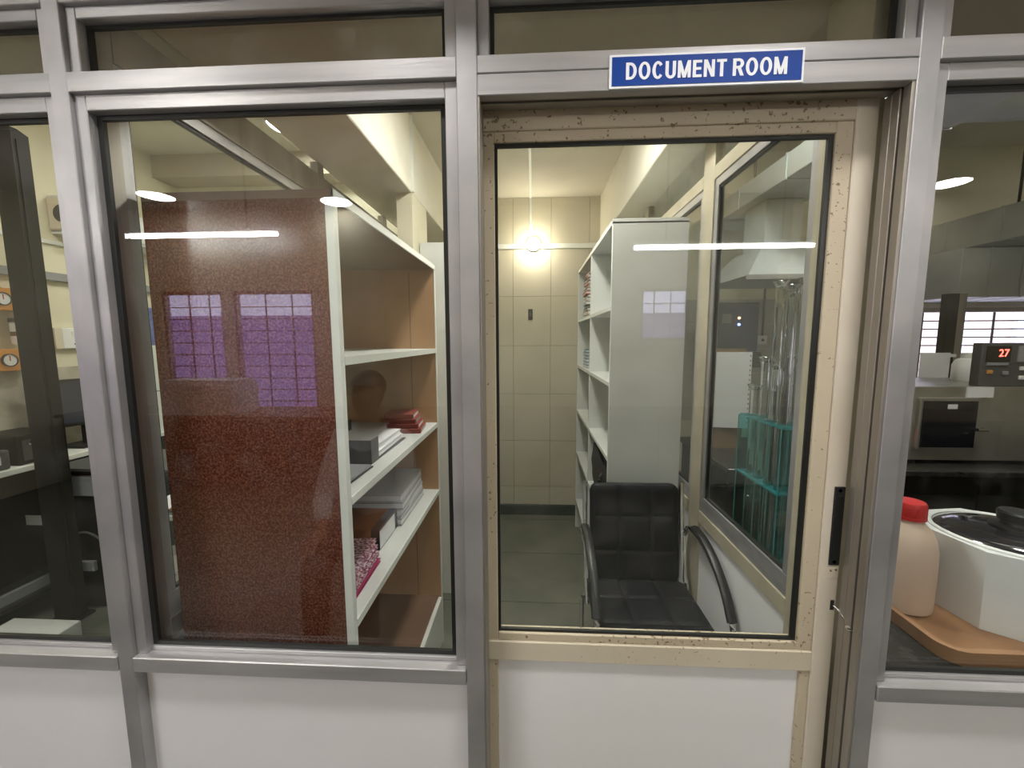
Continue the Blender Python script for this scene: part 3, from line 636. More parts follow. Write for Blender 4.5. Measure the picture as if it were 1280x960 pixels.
box('plate', (c.x-0.017, c.x+0.017), (YB-0.010, YB-0.001), (c.z-0.042, c.z+0.042), BLACKP, o, bev=0.002); box('rocker', (c.x-0.008, c.x+0.008), (YB-0.014, YB-0.009), (c.z-0.018, c.z+0.018), GREYD, o, bev=0.001)

# ================================================================ BLACK CHAIR
ch = thing('armchair', (0.43, 0.72, 0), 'black quilted armchair with chrome frame in front of the white shelf', 'chair')
def cushion(name, cx, cy, cz, w, h, t, ax, nx, ny, rr=0.035):
    """quilted pad in local (u,v,n); stitched grooves between nx x ny squares"""
    U, V, Nn = ax; bm = bmesh.new(); NU, NV = 40, 40
    def top(a, b): # a,b in -1..1
        ua, vb = a*w/2, b*h/2
        # rounded-rect falloff
        ex = min(1, max(0, (1-abs(a))*w/2/0.03)); ey = min(1, max(0, (1-abs(b))*h/2/0.03))
        f = math.sqrt(max(0, 1-(1-ex)**2))*math.sqrt(max(0, 1-(1-ey)**2))
        g = 0
        for i in range(1, nx): g = max(g, math.exp(-((ua-(-w/2+w*i/nx))/0.006)**2))
        for j in range(1, ny): g = max(g, math.exp(-((vb-(-h/2+h*j/ny))/0.006)**2))
        return t*0.5*(0.35+0.65*f)-0.007*g*f
    grids = []
    for sgn in (1, -1):
        G = []
        for i in range(NU+1):
            row = []
            for j in range(NV+1):
                a, b = -1+2*i/NU, -1+2*j/NV
                # round the corners
                ua, vb = a*w/2, b*h/2; cxr, cyr = w/2-rr, h/2-rr
                if abs(ua) > cxr and abs(vb) > cyr:
                    dx, dy = abs(ua)-cxr, abs(vb)-cyr; m_ = max(dx, dy); l = math.hypot(dx, dy)
                    if l > 0: k_ = m_/l; ua = math.copysign(cxr+dx*k_, ua); vb = math.copysign(cyr+dy*k_, vb)
                p = Vector((cx, cy, cz)) + U*ua + V*vb + Nn*(sgn*top(a, b))
                row.append(bm.verts.new(p))
            G.append(row)
        for i in range(NU):
            for j in range(NV):
                q = (G[i][j], G[i+1][j], G[i+1][j+1], G[i][j+1]); bm.faces.new(q if sgn > 0 else q[::-1])
        grids.append(G)
    A, B = grids
    border = [(i, 0) for i in range(NU)] + [(NU, j) for j in range(NV)] + [(i, NV) for i in range(NU, 0, -1)] + [(0, j) for j in range(NV, 0, -1)]
    for k_, (i, j) in enumerate(border):
        i2, j2 = border[(k_+1) % len(border)]
        bm.faces.new((A[i][j], B[i][j], B[i2][j2], A[i2][j2]))
    bmesh.ops.recalc_face_normals(bm, faces=bm.faces[:])
    return obj(name, bm, LEATHER, ch, True)
ang = math.radians(7)
cushion('backrest', 0.436, 0.895, 0.672, 0.375, 0.42, 0.05, (Vector((1, 0, 0)), Vector((0, math.sin(ang), math.cos(ang))), Vector((0, -math.cos(ang), math.sin(ang)))), 3, 3)
cushion('seat', 0.432, 0.625, 0.470, 0.41, 0.43, 0.065, (Vector((1, 0, 0)), Vector((0, 1, -0.03)), Vector((0, 0.03, 1))), 3, 3)
for sx in (-1, 1):
    x = 0.436+sx*0.207
    tube('back_tube', [(x, 0.80, 0.40), (x, 0.845, 0.50), (x, 0.905, 0.68), (x, 0.930, 0.885)], 0.0105, CHROME, ch)
    xa = 0.434+sx*0.220
    tube('arm_tube', curve_pts([(xa, 0.90, 0.665), (xa, 0.86, 0.712), (xa, 0.77, 0.722), (xa, 0.66, 0.700), (xa, 0.56, 0.650), (xa, 0.49, 0.585), (xa, 0.455, 0.50), (xa, 0.455, 0.03), (xa, 0.47, 0.012)], 6), 0.010, CHROME, ch)
    tube('armrest', curve_pts([(xa, 0.80, 0.738), (xa, 0.72, 0.736), (xa, 0.62, 0.704), (xa, 0.53, 0.645), (xa, 0.47, 0.572)], 6), (0.017, 0.013), BLACKP, ch, 10, (0, -0.6, 0.8))
    tube('floor_tube', [(xa, 0.455, 0.012), (xa, 0.92, 0.012)], 0.0105, CHROME, ch)
    tube('rear_leg', [(xa, 0.90, 0.012), (xa, 0.85, 0.40), (x, 0.82, 0.42)], 0.0105, CHROME, ch)
    tube('seat_rail', [(0.436+sx*0.18, 0.44, 0.43), (0.436+sx*0.18, 0.83, 0.43)], 0.010, CHROME, ch)
tube('cross_tube', [(0.215, 0.47, 0.425), (0.657, 0.47, 0.425)], 0.010, CHROME, ch)
tube('cross_tube', [(0.215, 0.82, 0.42), (0.657, 0.82, 0.42)], 0.010, CHROME, ch)

# ================================================================ RIGHT LABORATORY
o = thing('laboratory_bench', (2, 0.35, 0), 'black topped bench just behind the partition, carrying the tray', 'bench')
box('worktop', (0.72, 4.3), (0.066, 0.62), (0.735, 0.765), BENCH, o, bev=0.003)
for k in range(6): box('cabinet_front', (0.73+k*0.59, 0.73+(k+1)*0.59-0.01), (0.09, 0.60), (0.05, 0.735), BLACKM, o, bev=0.002)
ZB = 0.766
# wooden-brown tray with rounded corner
def tray(X, Y, z, h, t, r, m, parent):
    def rr(x0, x1, y0, y1, rad, nseg=6):
        pts = []
        for (cx, cy, a0) in ((x1-rad, y1-rad, 0), (x0+rad, y1-rad, 90), (x0+rad, y0+rad, 180), (x1-rad, y0+rad, 270)):
            for k_ in range(nseg+1):
                a = math.radians(a0+90*k_/nseg); pts.append((cx+rad*math.cos(a), cy+rad*math.sin(a)))
        return pts
    bm = bmesh.new(); out = rr(X[0], X[1], Y[0], Y[1], r); inn = rr(X[0]+t, X[1]-t, Y[0]+t, Y[1]-t, r*0.7)
    ob = [bm.verts.new((x+(0.006 if x < X[0]+r else -0.006 if x > X[1]-r else 0), y, z)) for x, y in out]; ot = [bm.verts.new((x, y, z+h)) for x, y in out]
    it = [bm.verts.new((x, y, z+h)) for x, y in inn]; ib = [bm.verts.new((x, y, z+0.006)) for x, y in inn]; n_ = len(out)
    for A, B in ((ob, ot), (ot, it), (it, ib)):
        for i in range(n_): bm.faces.new((A[i], A[(i+1) % n_], B[(i+1) % n_], B[i]))
    bm.faces.new(ib); bm.faces.new(ob[::-1]); bmesh.ops.recalc_face_normals(bm, faces=bm.faces[:])
    return bm
o = tag(obj('tray', tray((0.930, 1.62), (0.082, 0.56), ZB, 0.036, 0.014, 0.05, TRAY, None), TRAY, None, True), 'brown tray holding the white tub and the red-capped bottle', 'tray')
ZTR = ZB+0.0065
# bottle
o = thing('plastic_bottle', (1.012, 0.30, ZTR), 'cloudy beige plastic bottle with red screw cap in the tray', 'bottle')
bc = (1.012, 0.30, ZTR)
turned('bottle_body', [(0.054, 0.0), (0.064, 0.006), (0.066, 0.02), (0.066, 0.135), (0.065, 0.165), (0.059, 0.195), (0.048, 0.222), (0.034, 0.238), (0.030, 0.246), (0.030, 0.262)], bc, HDPE, o, 28)
cp = turned('cap', [(0.034, 0.250), (0.035, 0.252), (0.035, 0.288), (0.032, 0.293), (0.0, 0.294)], bc, RED, o, 28)
turned('cap_ring', [(0.0365, 0.2485), (0.0365, 0.256), (0.034, 0.257)], bc, RED, cp, 28)
bm = bmesh.new()
for i in range(14):
    a = 2*math.pi*i/14; c = Vector((bc[0]+0.0348*math.cos(a), bc[1]+0.0348*math.sin(a), ZTR+0.270)); bmesh.ops.create_cube(bm, size=1, matrix=Matrix.Translation(c) @ Matrix.Rotation(a, 4, 'Z') @ Matrix.Diagonal((0.002, 0.004, 0.026, 1)))
obj('cap_ribs', bm, RED, cp)
# eight-sided white tub with black lid
tc_ = Vector((1.270, 0.292)); R8 = 0.184
o = thing('tub', (tc_.x, tc_.y, ZTR), 'white eight-sided tub with glossy black lid, standing in the brown tray', 'tub')
def ring8(r, off=22.5+8): return [(tc_.x+r*math.cos(math.radians(45*i+off)), tc_.y+r*math.sin(math.radians(45*i+off))) for i in range(8)]
bm = bmesh.new(); H8 = 0.205
o0 = [bm.verts.new((x, y, ZTR)) for x, y in ring8(R8*0.94)]; o1 = [bm.verts.new((x, y, ZTR+H8)) for x, y in ring8(R8)]
NS = 40
def circ(r, z): return [bm.verts.new((tc_.x+r*math.cos(2*math.pi*i/NS+math.radians(30.5)), tc_.y+r*math.sin(2*math.pi*i/NS+math.radians(30.5)), z)) for i in range(NS)]
ci = circ(R8*0.865, ZTR+H8); cb = circ(R8*0.84, ZTR+0.15)
for i in range(8):
    bm.faces.new((o0[i], o0[(i+1) % 8], o1[(i+1) % 8], o1[i]))
    seg = [ci[(i*5+k_) % NS] for k_ in range(6)]
    bm.faces.new([o1[i], o1[(i+1) % 8]] + seg[::-1])
for i in range(NS): bm.faces.new((ci[i], ci[(i+1) % NS], cb[(i+1) % NS], cb[i]))
bm.faces.new(cb); bm.faces.new(o0[::-1]); bmesh.ops.recalc_face_normals(bm, faces=bm.faces[:])
obj('tub_body', bm, TUBW, o)
zl = ZTR+H8
turned('rim', [(R8*0.868, -0.004), (R8*0.875, 0.004), (R8*0.84, 0.007), (R8*0.81, 0.002), (R8*0.81, -0.004)], (tc_.x, tc_.y, zl), WHITE, o, 40)
ld = turned('lid', [(R8*0.835, -0.006), (R8*0.80, 0.002), (R8*0.62, 0.012), (R8*0.40, 0.017), (R8*0.0, 0.018)], (tc_.x, tc_.y, zl), LIDB, o, 40)
turned('knob', [(0.050, 0.016), (0.050, 0.022), (0.030, 0.026), (0.028, 0.034), (0.036, 0.037), (0.038, 0.058), (0.034, 0.063), (0.0, 0.0635)], (tc_.x+0.02, tc_.y+0.01, zl), BLACKP, ld, 28)
# teal acrylic rack with long glass tubes
rk = thing('tube_rack', (0.85, 0.56, ZB), 'teal acrylic rack for long glass tubes by the side partition', 'tube rack')
RX0, RX1, RY0, RY1 = 0.752, 0.924, 0.440, 0.700
holes = [(RX0+0.028+0.0385*(i % 4), RY0+0.045+0.058*(i//4)) for i in range(16)]
def plate(z, name):
    bm = bmesh.new(); x0, x1, y0, y1 = RX0, RX1-0.003, RY0+0.006, RY1-0.006
    # grid of square cells each with a round hole
    xs_ = [x0]+[RX0+0.028+0.0385*i+0.01925 for i in range(3)]+[x1]; ys_ = [y0]+[RY0+0.045+0.058*i+0.029 for i in range(3)]+[y1]
    for i in range(4):
        for j in range(4):
            hx, hy = RX0+0.028+0.0385*i, RY0+0.045+0.058*j; r = 0.0152; n_ = 16; ring, sq = [], []
            for k_ in range(n_):
                a = math.radians(45)+2*math.pi*k_/n_; ca, sa = math.cos(a), math.sin(a); ring.append((hx+r*ca, hy+r*sa))
                s_ = max(abs(ca), abs(sa)); ex = ca/s_; ey = sa/s_
                sq.append((hx+(xs_[i+1]-hx)*ex if ex > 0 else hx+(hx-xs_[i])*ex, hy+(ys_[j+1]-hy)*ey if ey > 0 else hy+(hy-ys_[j])*ey))
            for zz in (z, z-0.006):
                A = [bm.verts.new((x, y, zz)) for x, y in ring]; B = [bm.verts.new((x, y, zz)) for x, y in sq]
                for k_ in range(n_): bm.faces.new((A[k_], B[k_], B[(k_+1) % n_], A[(k_+1) % n_]))
                if zz == z: T1 = (A, B)
                else:
                    for k_ in range(n_):
                        bm.faces.new((T1[0][k_], T1[0][(k_+1) % n_], A[(k_+1) % n_], A[k_])); bm.faces.new((T1[1][k_], T1[1][(k_+1) % n_], B[(k_+1) % n_], B[k_]))
    return obj(name, bm, TEAL, rk)
plate(1.232, 'top_plate'); plate(1.022, 'middle_plate')
box('base_plate', (RX0, RX1), (RY0, RY1), (ZB, ZB+0.006), TEAL, rk)
box('end_plate', (RX0, RX1), (RY0, RY0+0.005), (ZB+0.006, 1.226), ACRYL, rk); box('end_plate', (RX0, RX1), (RY1-0.005, RY1), (ZB+0.006, 1.226), ACRYL, rk)
for q in (RY0+0.0002, RY1-0.0052): box('plate_edge', (RX0-0.0015, RX0), (q, q+0.005), (ZB+0.006, 1.226), TEAL, rk)
def gtube(x, y, top, r, i):
    rows = ['front', 'second', 'third', 'rear']
    o = thing('glass_tube', (x, y, ZB+0.0065), 'clear glass tube in the teal rack, %s row, %s from the partition' % (rows[i//4], ['first', 'second', 'third', 'fourth'][i % 4]), 'glass tube', 'glass tubes in the teal rack')
    turned('tube_wall', [(0.0, 0.0), (r*0.6, 0.003), (r, 0.014), (r, top), (r*0.85, top), (r*0.85, 0.016), (0, 0.008)], (x, y, ZB+0.0065), TUBEGLASS, o, 14)
    turned('flared_rim', [(r, top-0.012), (r*1.7, top+0.006), (r*1.5, top+0.008), (r*0.9, top-0.008)], (x, y, ZB+0.0065), TUBEGLASS, o, 14)
for i, (x, y) in enumerate(holes):
    if i in (6, 13): continue
    gtube(x, y, [[0.88, 0.90, 0.87, 0.90], [0.90, 0.87, 0.89, 0.66], [0.66, 0.64, 0.67, 0.62], [0.56, 0.58, 0.55, 0.57]][i//4][i % 4], 0.0135, i)

# far bench with oven, controller, jug
o = thing('laboratory_bench', (2.6, 1.9, 0), 'dark bench carrying the steel oven, right laboratory', 'bench')
box('worktop', (1.05, 4.38), (1.38, 2.12), (0.77, 0.80), BENCH, o, bev=0.003)
for k in range(5): box('cabinet_front', (1.07+k*0.66, 1.07+(k+1)*0.66-0.01), (1.42, 2.10), (0.05, 0.77), BLACKM, o, bev=0.002)
ZR = 0.801
ov = thing('oven', (2.5, 1.8, ZR), 'stainless steel laboratory oven with dark glass door', 'oven')
box('body', (2.10, 2.95), (1.52, 2.05), (ZR+0.02, 1.236), STEEL, ov, bev=0.004)
dr = box('door', (2.118, 2.432), (1.500, 1.522), (0.885, 1.175), STEEL, ov, bev=0.003)
box('door_glass', (2.132, 2.412), (1.496, 1.502), (0.90, 1.158), colmat('dark_glass', (0.010, 0.011, 0.016), 0.08), dr)
tube('handle', [(2.395, 1.496, 1.005), (2.395, 1.465, 1.005), (2.44, 1.465, 1.005), (2.44, 1.496, 1.005)], 0.009, CHROME, dr)
box('label', (2.255, 2.305), (1.4945, 1.497), (1.115, 1.140), PAPER, dr)
box('notice', (2.365, 2.50), (1.512, 1.5215), (1.176, 1.233), PAPER, ov)
for x in (2.14, 2.90):
    for y in (1.55, 2.0): turned('foot', [(0.02, 0), (0.02, 0.02)], (x, y, ZR), BLACKP, ov, 10)
sb = thing('lamp_switch_box', (2.02, 1.6, ZR), 'small grey switch box with red lamp left of the steel oven', 'switch box')
box('case', (1.955, 2.090), (1.53, 1.66), (ZR, 1.010), GREY, sb, bev=0.003)
turned('red_lamp', [(0.013, 0), (0.012, -0.006), (0, -0.009)], (2.055, 1.53, 0.955), emit('red_led', (1, 0.05, 0.05), 4), sb, 12, 'Y')
box('rocker_switch', (2.04, 2.07), (1.525, 1.531), (0.86, 0.90), WHITE, sb, bev=0.001)
cb_ = thing('temperature_controller', (2.6, 1.6, 1.237), 'dark grey controller box with red digits on top of the oven', 'controller')
box('case', (2.425, 2.80), (1.521, 1.575), (1.2365, 1.472), GREYD, cb_, bev=0.004)
dsp = box('display', (2.445, 2.565), (1.515, 1.521), (1.370, 1.455), colmat('display_black', (0.015, 0.012, 0.012), 0.2), cb_)
text('digits', '27', 0.05, emit('red_digits', (1, 0.06, 0.04), 5), dsp, (2.53, 1.5145, 1.418), (1, 0, 0), (0, 0, 1), 1, 0.0, fit=(0.05, 0.04))
box('display_strip', (2.45, 2.56), (1.515, 1.5205), (1.352, 1.366), GREY, cb_)
box('display', (2.605, 2.72), (1.515, 1.521), (1.370, 1.455), GREY, cb_)
for k, (x, z) in enumerate(((2.47, 1.315), (2.55, 1.31), (2.635, 1.335), (2.635, 1.285))):
    box('button', (x-0.014, x+0.014), (1.512, 1.521), (z-0.01, z+0.01), [ORANGE, GREY, WHITE, WHITE][k], cb_, bev=0.002)
jc = at(1213, 470, y=1.80)
jug = thing('white_jar', (jc.x, 1.80, 1.237), 'squat white plastic jar standing on the oven', 'jar')
turned('jar_body', [(0.080, 0.0), (0.085, 0.01), (0.085, 0.10), (0.07, 0.13), (0.045, 0.142)], (jc.x, 1.80, 1.237), WHITE, jug, 24)
turned('jar_lid', [(0.05, 0.138), (0.05, 0.168), (0.045, 0.172), (0, 0.173)], (jc.x, 1.80, 1.237), LAM_EDGE, jug, 24)
pa, pb = at(1181, 430, y=2.16), at(1203, 430, y=2.16)
o = thing('bench_post', ((pa.x+pb.x)/2, 2.18, 0), 'dark upright post behind the steel oven, before the bright window', 'post')
box('dark_half', (pa.x, pa.x+(pb.x-pa.x)*0.55), (2.16, 2.22), (0, 1.80), BLACKM, o); box('light_half', (pa.x+(pb.x-pa.x)*0.55, pb.x), (2.162, 2.22), (0, 1.80), ALU_B, o)
pa, pb = at(1151, 441, y=2.135), at(1184, 482, y=2.135)
o = tag(box('notice_sheet', (pa.x, pb.x), (2.135, 2.138), (pb.z, pa.z), PAPER), 'white punched notice sheet hanging by the dark post', 'notice')
box('hanging_tape', (pb.x-0.02, pb.x+0.04), (2.138, 2.16), (pa.z-0.03, pa.z-0.01), PAPER, o)
# ducts and beam
def duct(name, X, Y, Z, label, seams, axis='Y'):
    o = thing(name, ((X[0]+X[1])/2, (Y[0]+Y[1])/2, Z[0]), label, 'duct'); box('sheet_body', X, Y, Z, DUCT, o, bev=0.003)
    for s_ in seams:
        if axis == 'Y': box('seam', (X[0]-0.004, X[1]+0.004), (s_-0.006, s_+0.006), (Z[0]-0.004, Z[1]+0.004), DUCT, o)
        else: box('seam', (s_-0.006, s_+0.006), (Y[0]-0.004, Y[1]+0.004), (Z[0]-0.004, Z[1]+0.004), DUCT, o)
    return o
duct('air_duct', (3.0, 3.5), (0.70, 2.62), (2.122, 2.335), 'long grey sheet metal duct above the bright window', (1.2, 1.65, 2.05, 2.42))
duct('hood_duct', (2.93, 3.95), (2.20, 2.60), (1.779, 2.112), 'grey sheet metal hood hanging below the long duct', (3.12, 3.33, 3.6), 'X')
duct('side_duct', (1.35, 1.70), (0.60, 2.60), (2.35, 2.48), 'pale grey duct seen through the side partition glass', (1.05, 1.55, 2.05))
for o in bpy.data.objects:
    pass
tube_h = [(3.25, 1.0, 2.335), (3.25, 1.0, LZ)]
for nm_, pts in (('duct_hanger', [(3.25, 0.95, 2.337), (3.25, 0.95, LZ)]), ('duct_hanger', [(3.25, 2.2, 2.337), (3.25, 2.2, LZ)]), ('duct_hanger', [(1.52, 0.9, 2.482), (1.52, 0.9, LZ)]), ('duct_hanger', [(1.52, 2.2, 2.482), (1.52, 2.2, LZ)])):
    w_ = 'long grey duct' if pts[0][0] > 2 else 'pale side duct'; e_ = 'near' if pts[0][1] < 1.5 else 'far'
    tag(tube(nm_, pts, 0.008, BLACKM), 'thin ceiling rod holding the %s end of the %s' % (e_, w_), 'rod')
o = tag(box('grey_wall_rail', (2.2, 2.92), (2.56, 2.63), (1.90, 1.98), GREY, bev=0.003), 'grey rail on the rear wall left of the hood duct', 'rail')
# rear wall items seen through the side glass
o = thing('blue_control_box', (1.6, 2.5, 1.40), 'navy wall box with orange and blue lamps, right laboratory', 'control box')
box('case', (1.41, 1.75), (2.47, 2.63), (1.40, 1.78), NAVY, o, bev=0.004)
for x, z, m_ in ((1.60, 1.66, emit('orange_led', (1, 0.45, 0.2), 3)), (1.60, 1.61, emit('blue_led', (0.2, 0.35, 1), 4))): turned('lamp', [(0.010, 0), (0.009, -0.006), (0, -0.009)], (x, 2.47, z), m_, o, 10, 'Y')
box('meter', (1.47, 1.54), (2.464, 2.471), (1.62, 1.69), GREY, o, bev=0.001); box('lower_case', (1.41, 1.77), (2.44, 2.62), (1.28, 1.395), GREYD, o, bev=0.003)
nbd = thing('notice_board', (1.3, 1.75, 0.9), 'brown board with a long white punched sheet, through the side glass', 'notice board')
a_, b_ = at(891, 440, y=1.80), at(932, 540, y=1.80)
box('board', (a_.x-0.05, b_.x-0.02), (1.81, 1.825), (0.801, a_.z+0.02), BROWN, nbd)
sh = prism('sheet', [(0, 0)]*0 or [(a_.x, 1.80), (b_.x, 1.775), (b_.x, 1.778), (a_.x, 1.803)], b_.z+0.03, a_.z, PAPER, nbd)
for k in range(16): box('punch_hole', (b_.x-0.012, b_.x-0.006), (1.7735, 1.7755), (b_.z+0.06+k*0.03, b_.z+0.07+k*0.03), GREYD, sh)
c = at(953, 425, y=2.62)
o = thing('wall_socket', (c.x, 2.62, c.z), 'white wall socket under a thin conduit, right laboratory', 'socket')
box('plate', (c.x-0.035, c.x+0.035), (2.615, 2.631), (c.z-0.035, c.z+0.035), WHITE, o, bev=0.003); turned('socket_hole', [(0.012, -0.002), (0.012, 0.0)], (c.x, 2.615, c.z), GREYD, o, 10, 'Y'); box('conduit', (c.x-0.006, c.x+0.006), (2.62, 2.631), (c.z+0.035, c.z+0.45), GREYD, o)
c = at(945, 334, y=2.55)
o = thing('wall_unit', (c.x, 2.55, c.z), 'pale blue-white box high on the rear wall, behind the side glass', 'wall unit')
box('case', (c.x-0.13, c.x+0.13), (2.52, 2.63), (c.z-0.10, c.z+0.10), WHITE, o, bev=0.006); box('vent', (c.x-0.12, c.x+0.12), (2.516, 2.521), (c.z+0.03, c.z+0.036), GREY, o)
o = thing('fume_canopy', (1.5, 1.95, 1.90), 'sloping sheet metal fume canopy behind the glass tubes', 'canopy')
bm = bmesh.new(); lo = [bm.verts.new(p) for p in ((1.22, 1.62, 1.86), (1.84, 1.62, 1.86), (1.84, 2.28, 1.86), (1.22, 2.28, 1.86))]; hi = [bm.verts.new(p) for p in ((1.38, 1.80, 2.05), (1.68, 1.80, 2.05), (1.68, 2.15, 2.05), (1.38, 2.15, 2.05))]
for i in range(4): bm.faces.new((lo[i], lo[(i+1) % 4], hi[(i+1) % 4], hi[i]))
bm.faces.new(hi); bmesh.ops.recalc_face_normals(bm, faces=bm.faces[:]); obj('skirt', bm, DUCT, o); box('lip', (1.21, 1.85), (1.61, 1.622), (1.835, 1.862), ALU_H, o); box('flue', (1.42, 1.64), (1.85, 2.10), (2.05, 2.345), DUCT, o)
o = thing('round_duct', (2.8, 1.30, 2.50), 'large round grey duct crossing under the right laboratory ceiling', 'duct')
turned('sheet_body', [(0.20, -1.45), (0.20, 1.55)], (2.8, 1.30, 2.71), DUCT, o, 28, 'X')
for x in (-1.0, -0.45, 0.1, 0.65, 1.2): turned('seam', [(0.20, x-0.008), (0.206, x-0.006), (0.206, x+0.006), (0.20, x+0.008)], (2.8, 1.30, 2.71), DUCT, o, 28, 'X')

# ================================================================ LEFT LABORATORY
pl, pm, pr_ = at(7, 320, y=1.10), at(33, 320, y=1.10), at(55, 320, y=1.16)
zt = at(22, 161, y=1.13).z
o = thing('black_post', ((pl.x+pm.x)/2, 1.13, 0), 'square black steel post with chamfered top at the left edge', 'post')
bm = bmesh.new(); xa, xb, ya, yb = pl.x, pm.x, 1.10, 1.17
b0 = [bm.verts.new(p) for p in ((xa, ya, 0), (xb, ya, 0), (xb, yb, 0), (xa, yb, 0))]; b1 = [bm.verts.new(p) for p in ((xa, ya, zt-0.02), (xb, ya, zt-0.02), (xb, yb, zt-0.02), (xa, yb, zt-0.02))]
c1 = [bm.verts.new(p) for p in ((xa+0.03, ya+0.02, zt+0.01), (xb-0.03, ya+0.02, zt+0.01), (xb-0.03, yb-0.02, zt+0.01), (xa+0.03, yb-0.02, zt+0.01))]
for A, B in ((b0, b1), (b1, c1)):
    for i in range(4): bm.faces.new((A[i], A[(i+1) % 4], B[(i+1) % 4], B[i]))
bm.faces.new(c1); bm.faces.new(b0[::-1]); obj('column', bm, BLACKM, o)
box('base_plate', (xa-0.02, xb+0.02), (ya-0.02, yb+0.02), (0.0, 0.012), BLACKM, o)
box('side_strip', (xb, xb+0.006), (ya+0.015, yb-0.015), (0.02, zt-0.05), BLACKM, o)
XW = XL
o = thing('laboratory_bench', (XL+0.17, 1.3, 0), 'white edged bench along the left laboratory wall', 'bench')
box('worktop', (XL+0.002, -2.66), (0.30, 2.58), (0.82, 0.85), LAM_EDGE, o, bev=0.003)
box('backsplash', (XL+0.001, XL+0.014), (0.30, 2.58), (0.85, 1.34), STONE, o)
box('under_bench_dark', (XL+0.001, XL+0.012), (0.30, 2.58), (0.0, 0.82), BLACKM, o)  # black sheet added over the wall to darken the space under the bench
for y in (0.34, 1.30, 2.5): box('leg', (-2.72, -2.67), (y, y+0.05), (0, 0.82), BLACKM, o)
box('stretcher', (-2.71, -2.685), (0.34, 2.55), (0.16, 0.21), GREY, o)
box('lower_shelf', (XL+0.01, -2.72), (0.30, 2.56), (0.10, 0.12), GREYD, o)
ZLB = 0.851
# instruments on it
o = thing('label_printer', (-2.80, 0.98, ZLB), 'dark grey bench instrument with clear lid and white label', 'instrument')
box('body', (-2.96, -2.68), (0.78, 1.09), (ZLB, ZLB+0.10), GREYD, o, bev=0.006); box('lid', (-2.95, -2.70), (0.80, 1.07), (ZLB+0.10, ZLB+0.15), GREY, o, bev=0.012)
box('label', (-2.68, -2.677), (0.92, 1.05), (ZLB+0.03, ZLB+0.075), PAPER, o); box('slot', (-2.681, -2.6775), (0.80, 0.90), (ZLB+0.05, ZLB+0.07), BLACKP, o)
o = thing('monitor', (-2.80, 1.50, ZLB), 'small dark monitor on the bench behind the black post', 'monitor')
box('screen_housing', (-2.83, -2.795), (1.37, 1.80), (ZLB+0.13, ZLB+0.42), BLACKP, o, bev=0.004, rot=-0.35); box('screen', (-2.796, -2.7925), (1.385, 1.785), (ZLB+0.15, ZLB+0.405), colmat('screen_grey', (0.05, 0.055, 0.075), 0.15), o, rot=-0.35, pivot=(-2.8125, 1.585, 1))
box('neck', (-2.84, -2.81), (1.56, 1.61), (ZLB+0.01, ZLB+0.16), BLACKP, o); box('foot', (-2.92, -2.73), (1.47, 1.70), (ZLB, ZLB+0.012), BLACKP, o, bev=0.003)
o = thing('dark_analyser', (-2.80, 1.28, ZLB), 'low black instrument with cables on the bench', 'instrument')
box('case', (-2.94, -2.69), (1.13, 1.34), (ZLB, ZLB+0.16), BLACKM, o, bev=0.005); box('front_panel', (-2.69, -2.686), (1.15, 1.32), (ZLB+0.02, ZLB+0.13), GREYD, o)
for k in range(4): turned('connector', [(0.008, 0), (0.008, 0.018), (0.004, 0.022)], (-2.686, 1.17+0.04*k, ZLB+0.11), CHROME, o, 8, 'X')
for k in range(3): tube('cable', curve_pts([(-2.67, 1.17+0.04*k, ZLB+0.11), (-2.62, 1.18+0.05*k, ZLB+0.22+0.05*k), (-2.70, 1.25+0.04*k, ZLB+0.32), (-2.78, 1.30+0.03*k, ZLB+0.20), (-2.76, 1.33+0.01*k, ZLB+0.04)], 5), 0.004, BLACKP, o, 6)
for k, (ya, yb, lab) in enumerate(((0.74, 0.99, 'black computer tower with white label under the left bench'), (1.50, 1.78, 'plain black computer tower under the left bench, behind the post'))):
    o = thing('computer_tower', (-2.82, (ya+yb)/2, 0.121), lab, 'computer'); box('case', (-2.97, -2.71), (ya, yb), (0.121, 0.60), BLACKP, o, bev=0.006)
    box('drive_panel', (-2.711, -2.706), (ya+0.02, yb-0.02), (0.46, 0.57), GREYD, o, bev=0.002)
    if k == 0: box('label', (-2.710, -2.7065), (0.90, 0.985), (0.375, 0.435), PAPER, o)
    else: box('badge', (-2.710, -2.7065), (1.52, 1.55), (0.40, 0.43), GREY, o)
o = tag(box('plinth_board', (-2.64, -2.28), (0.86, 0.99), (0.0, 0.10), LAM_EDGE, bev=0.003), 'low white board lying on the floor left of the black post', 'board')
cb3 = thing('equipment_cabinet', (-2.28, 1.35, 0), 'black equipment cabinet with white label and grey drawer, left edge', 'cabinet')
box('case', (-2.645, -1.92), (1.23, 1.60), (0.0, 0.80), BLACKM, cb3, bev=0.004); box('top_panel', (-2.645, -1.90), (1.20, 1.60), (0.801, 0.816), GREYD, cb3)
box('side_board', (-1.94, -1.92), (1.02, 1.229), (0, 0.80), BLACKM, cb3); box('drawer', (-2.64, -2.20), (1.205, 1.23), (0.66, 0.77), GREY, cb3, bev=0.003)
box('shelf_bar', (-2.64, -2.42), (1.19, 1.21), (0.235, 0.29), GREY, cb3, bev=0.002); lb = at(40, 651, y=1.22); box('label', (lb.x-0.045, lb.x+0.045), (1.226, 1.2305), (lb.z-0.028, lb.z+0.028), PAPER, cb3)
tube('cable', curve_pts([(-2.60, 1.20, 0.29), (-2.58, 1.19, 0.40), (-2.46, 1.195, 0.46), (-2.36, 1.2, 0.40), (-2.34, 1.19, 0.29)], 6), 0.006, GREYD, cb3, 6)
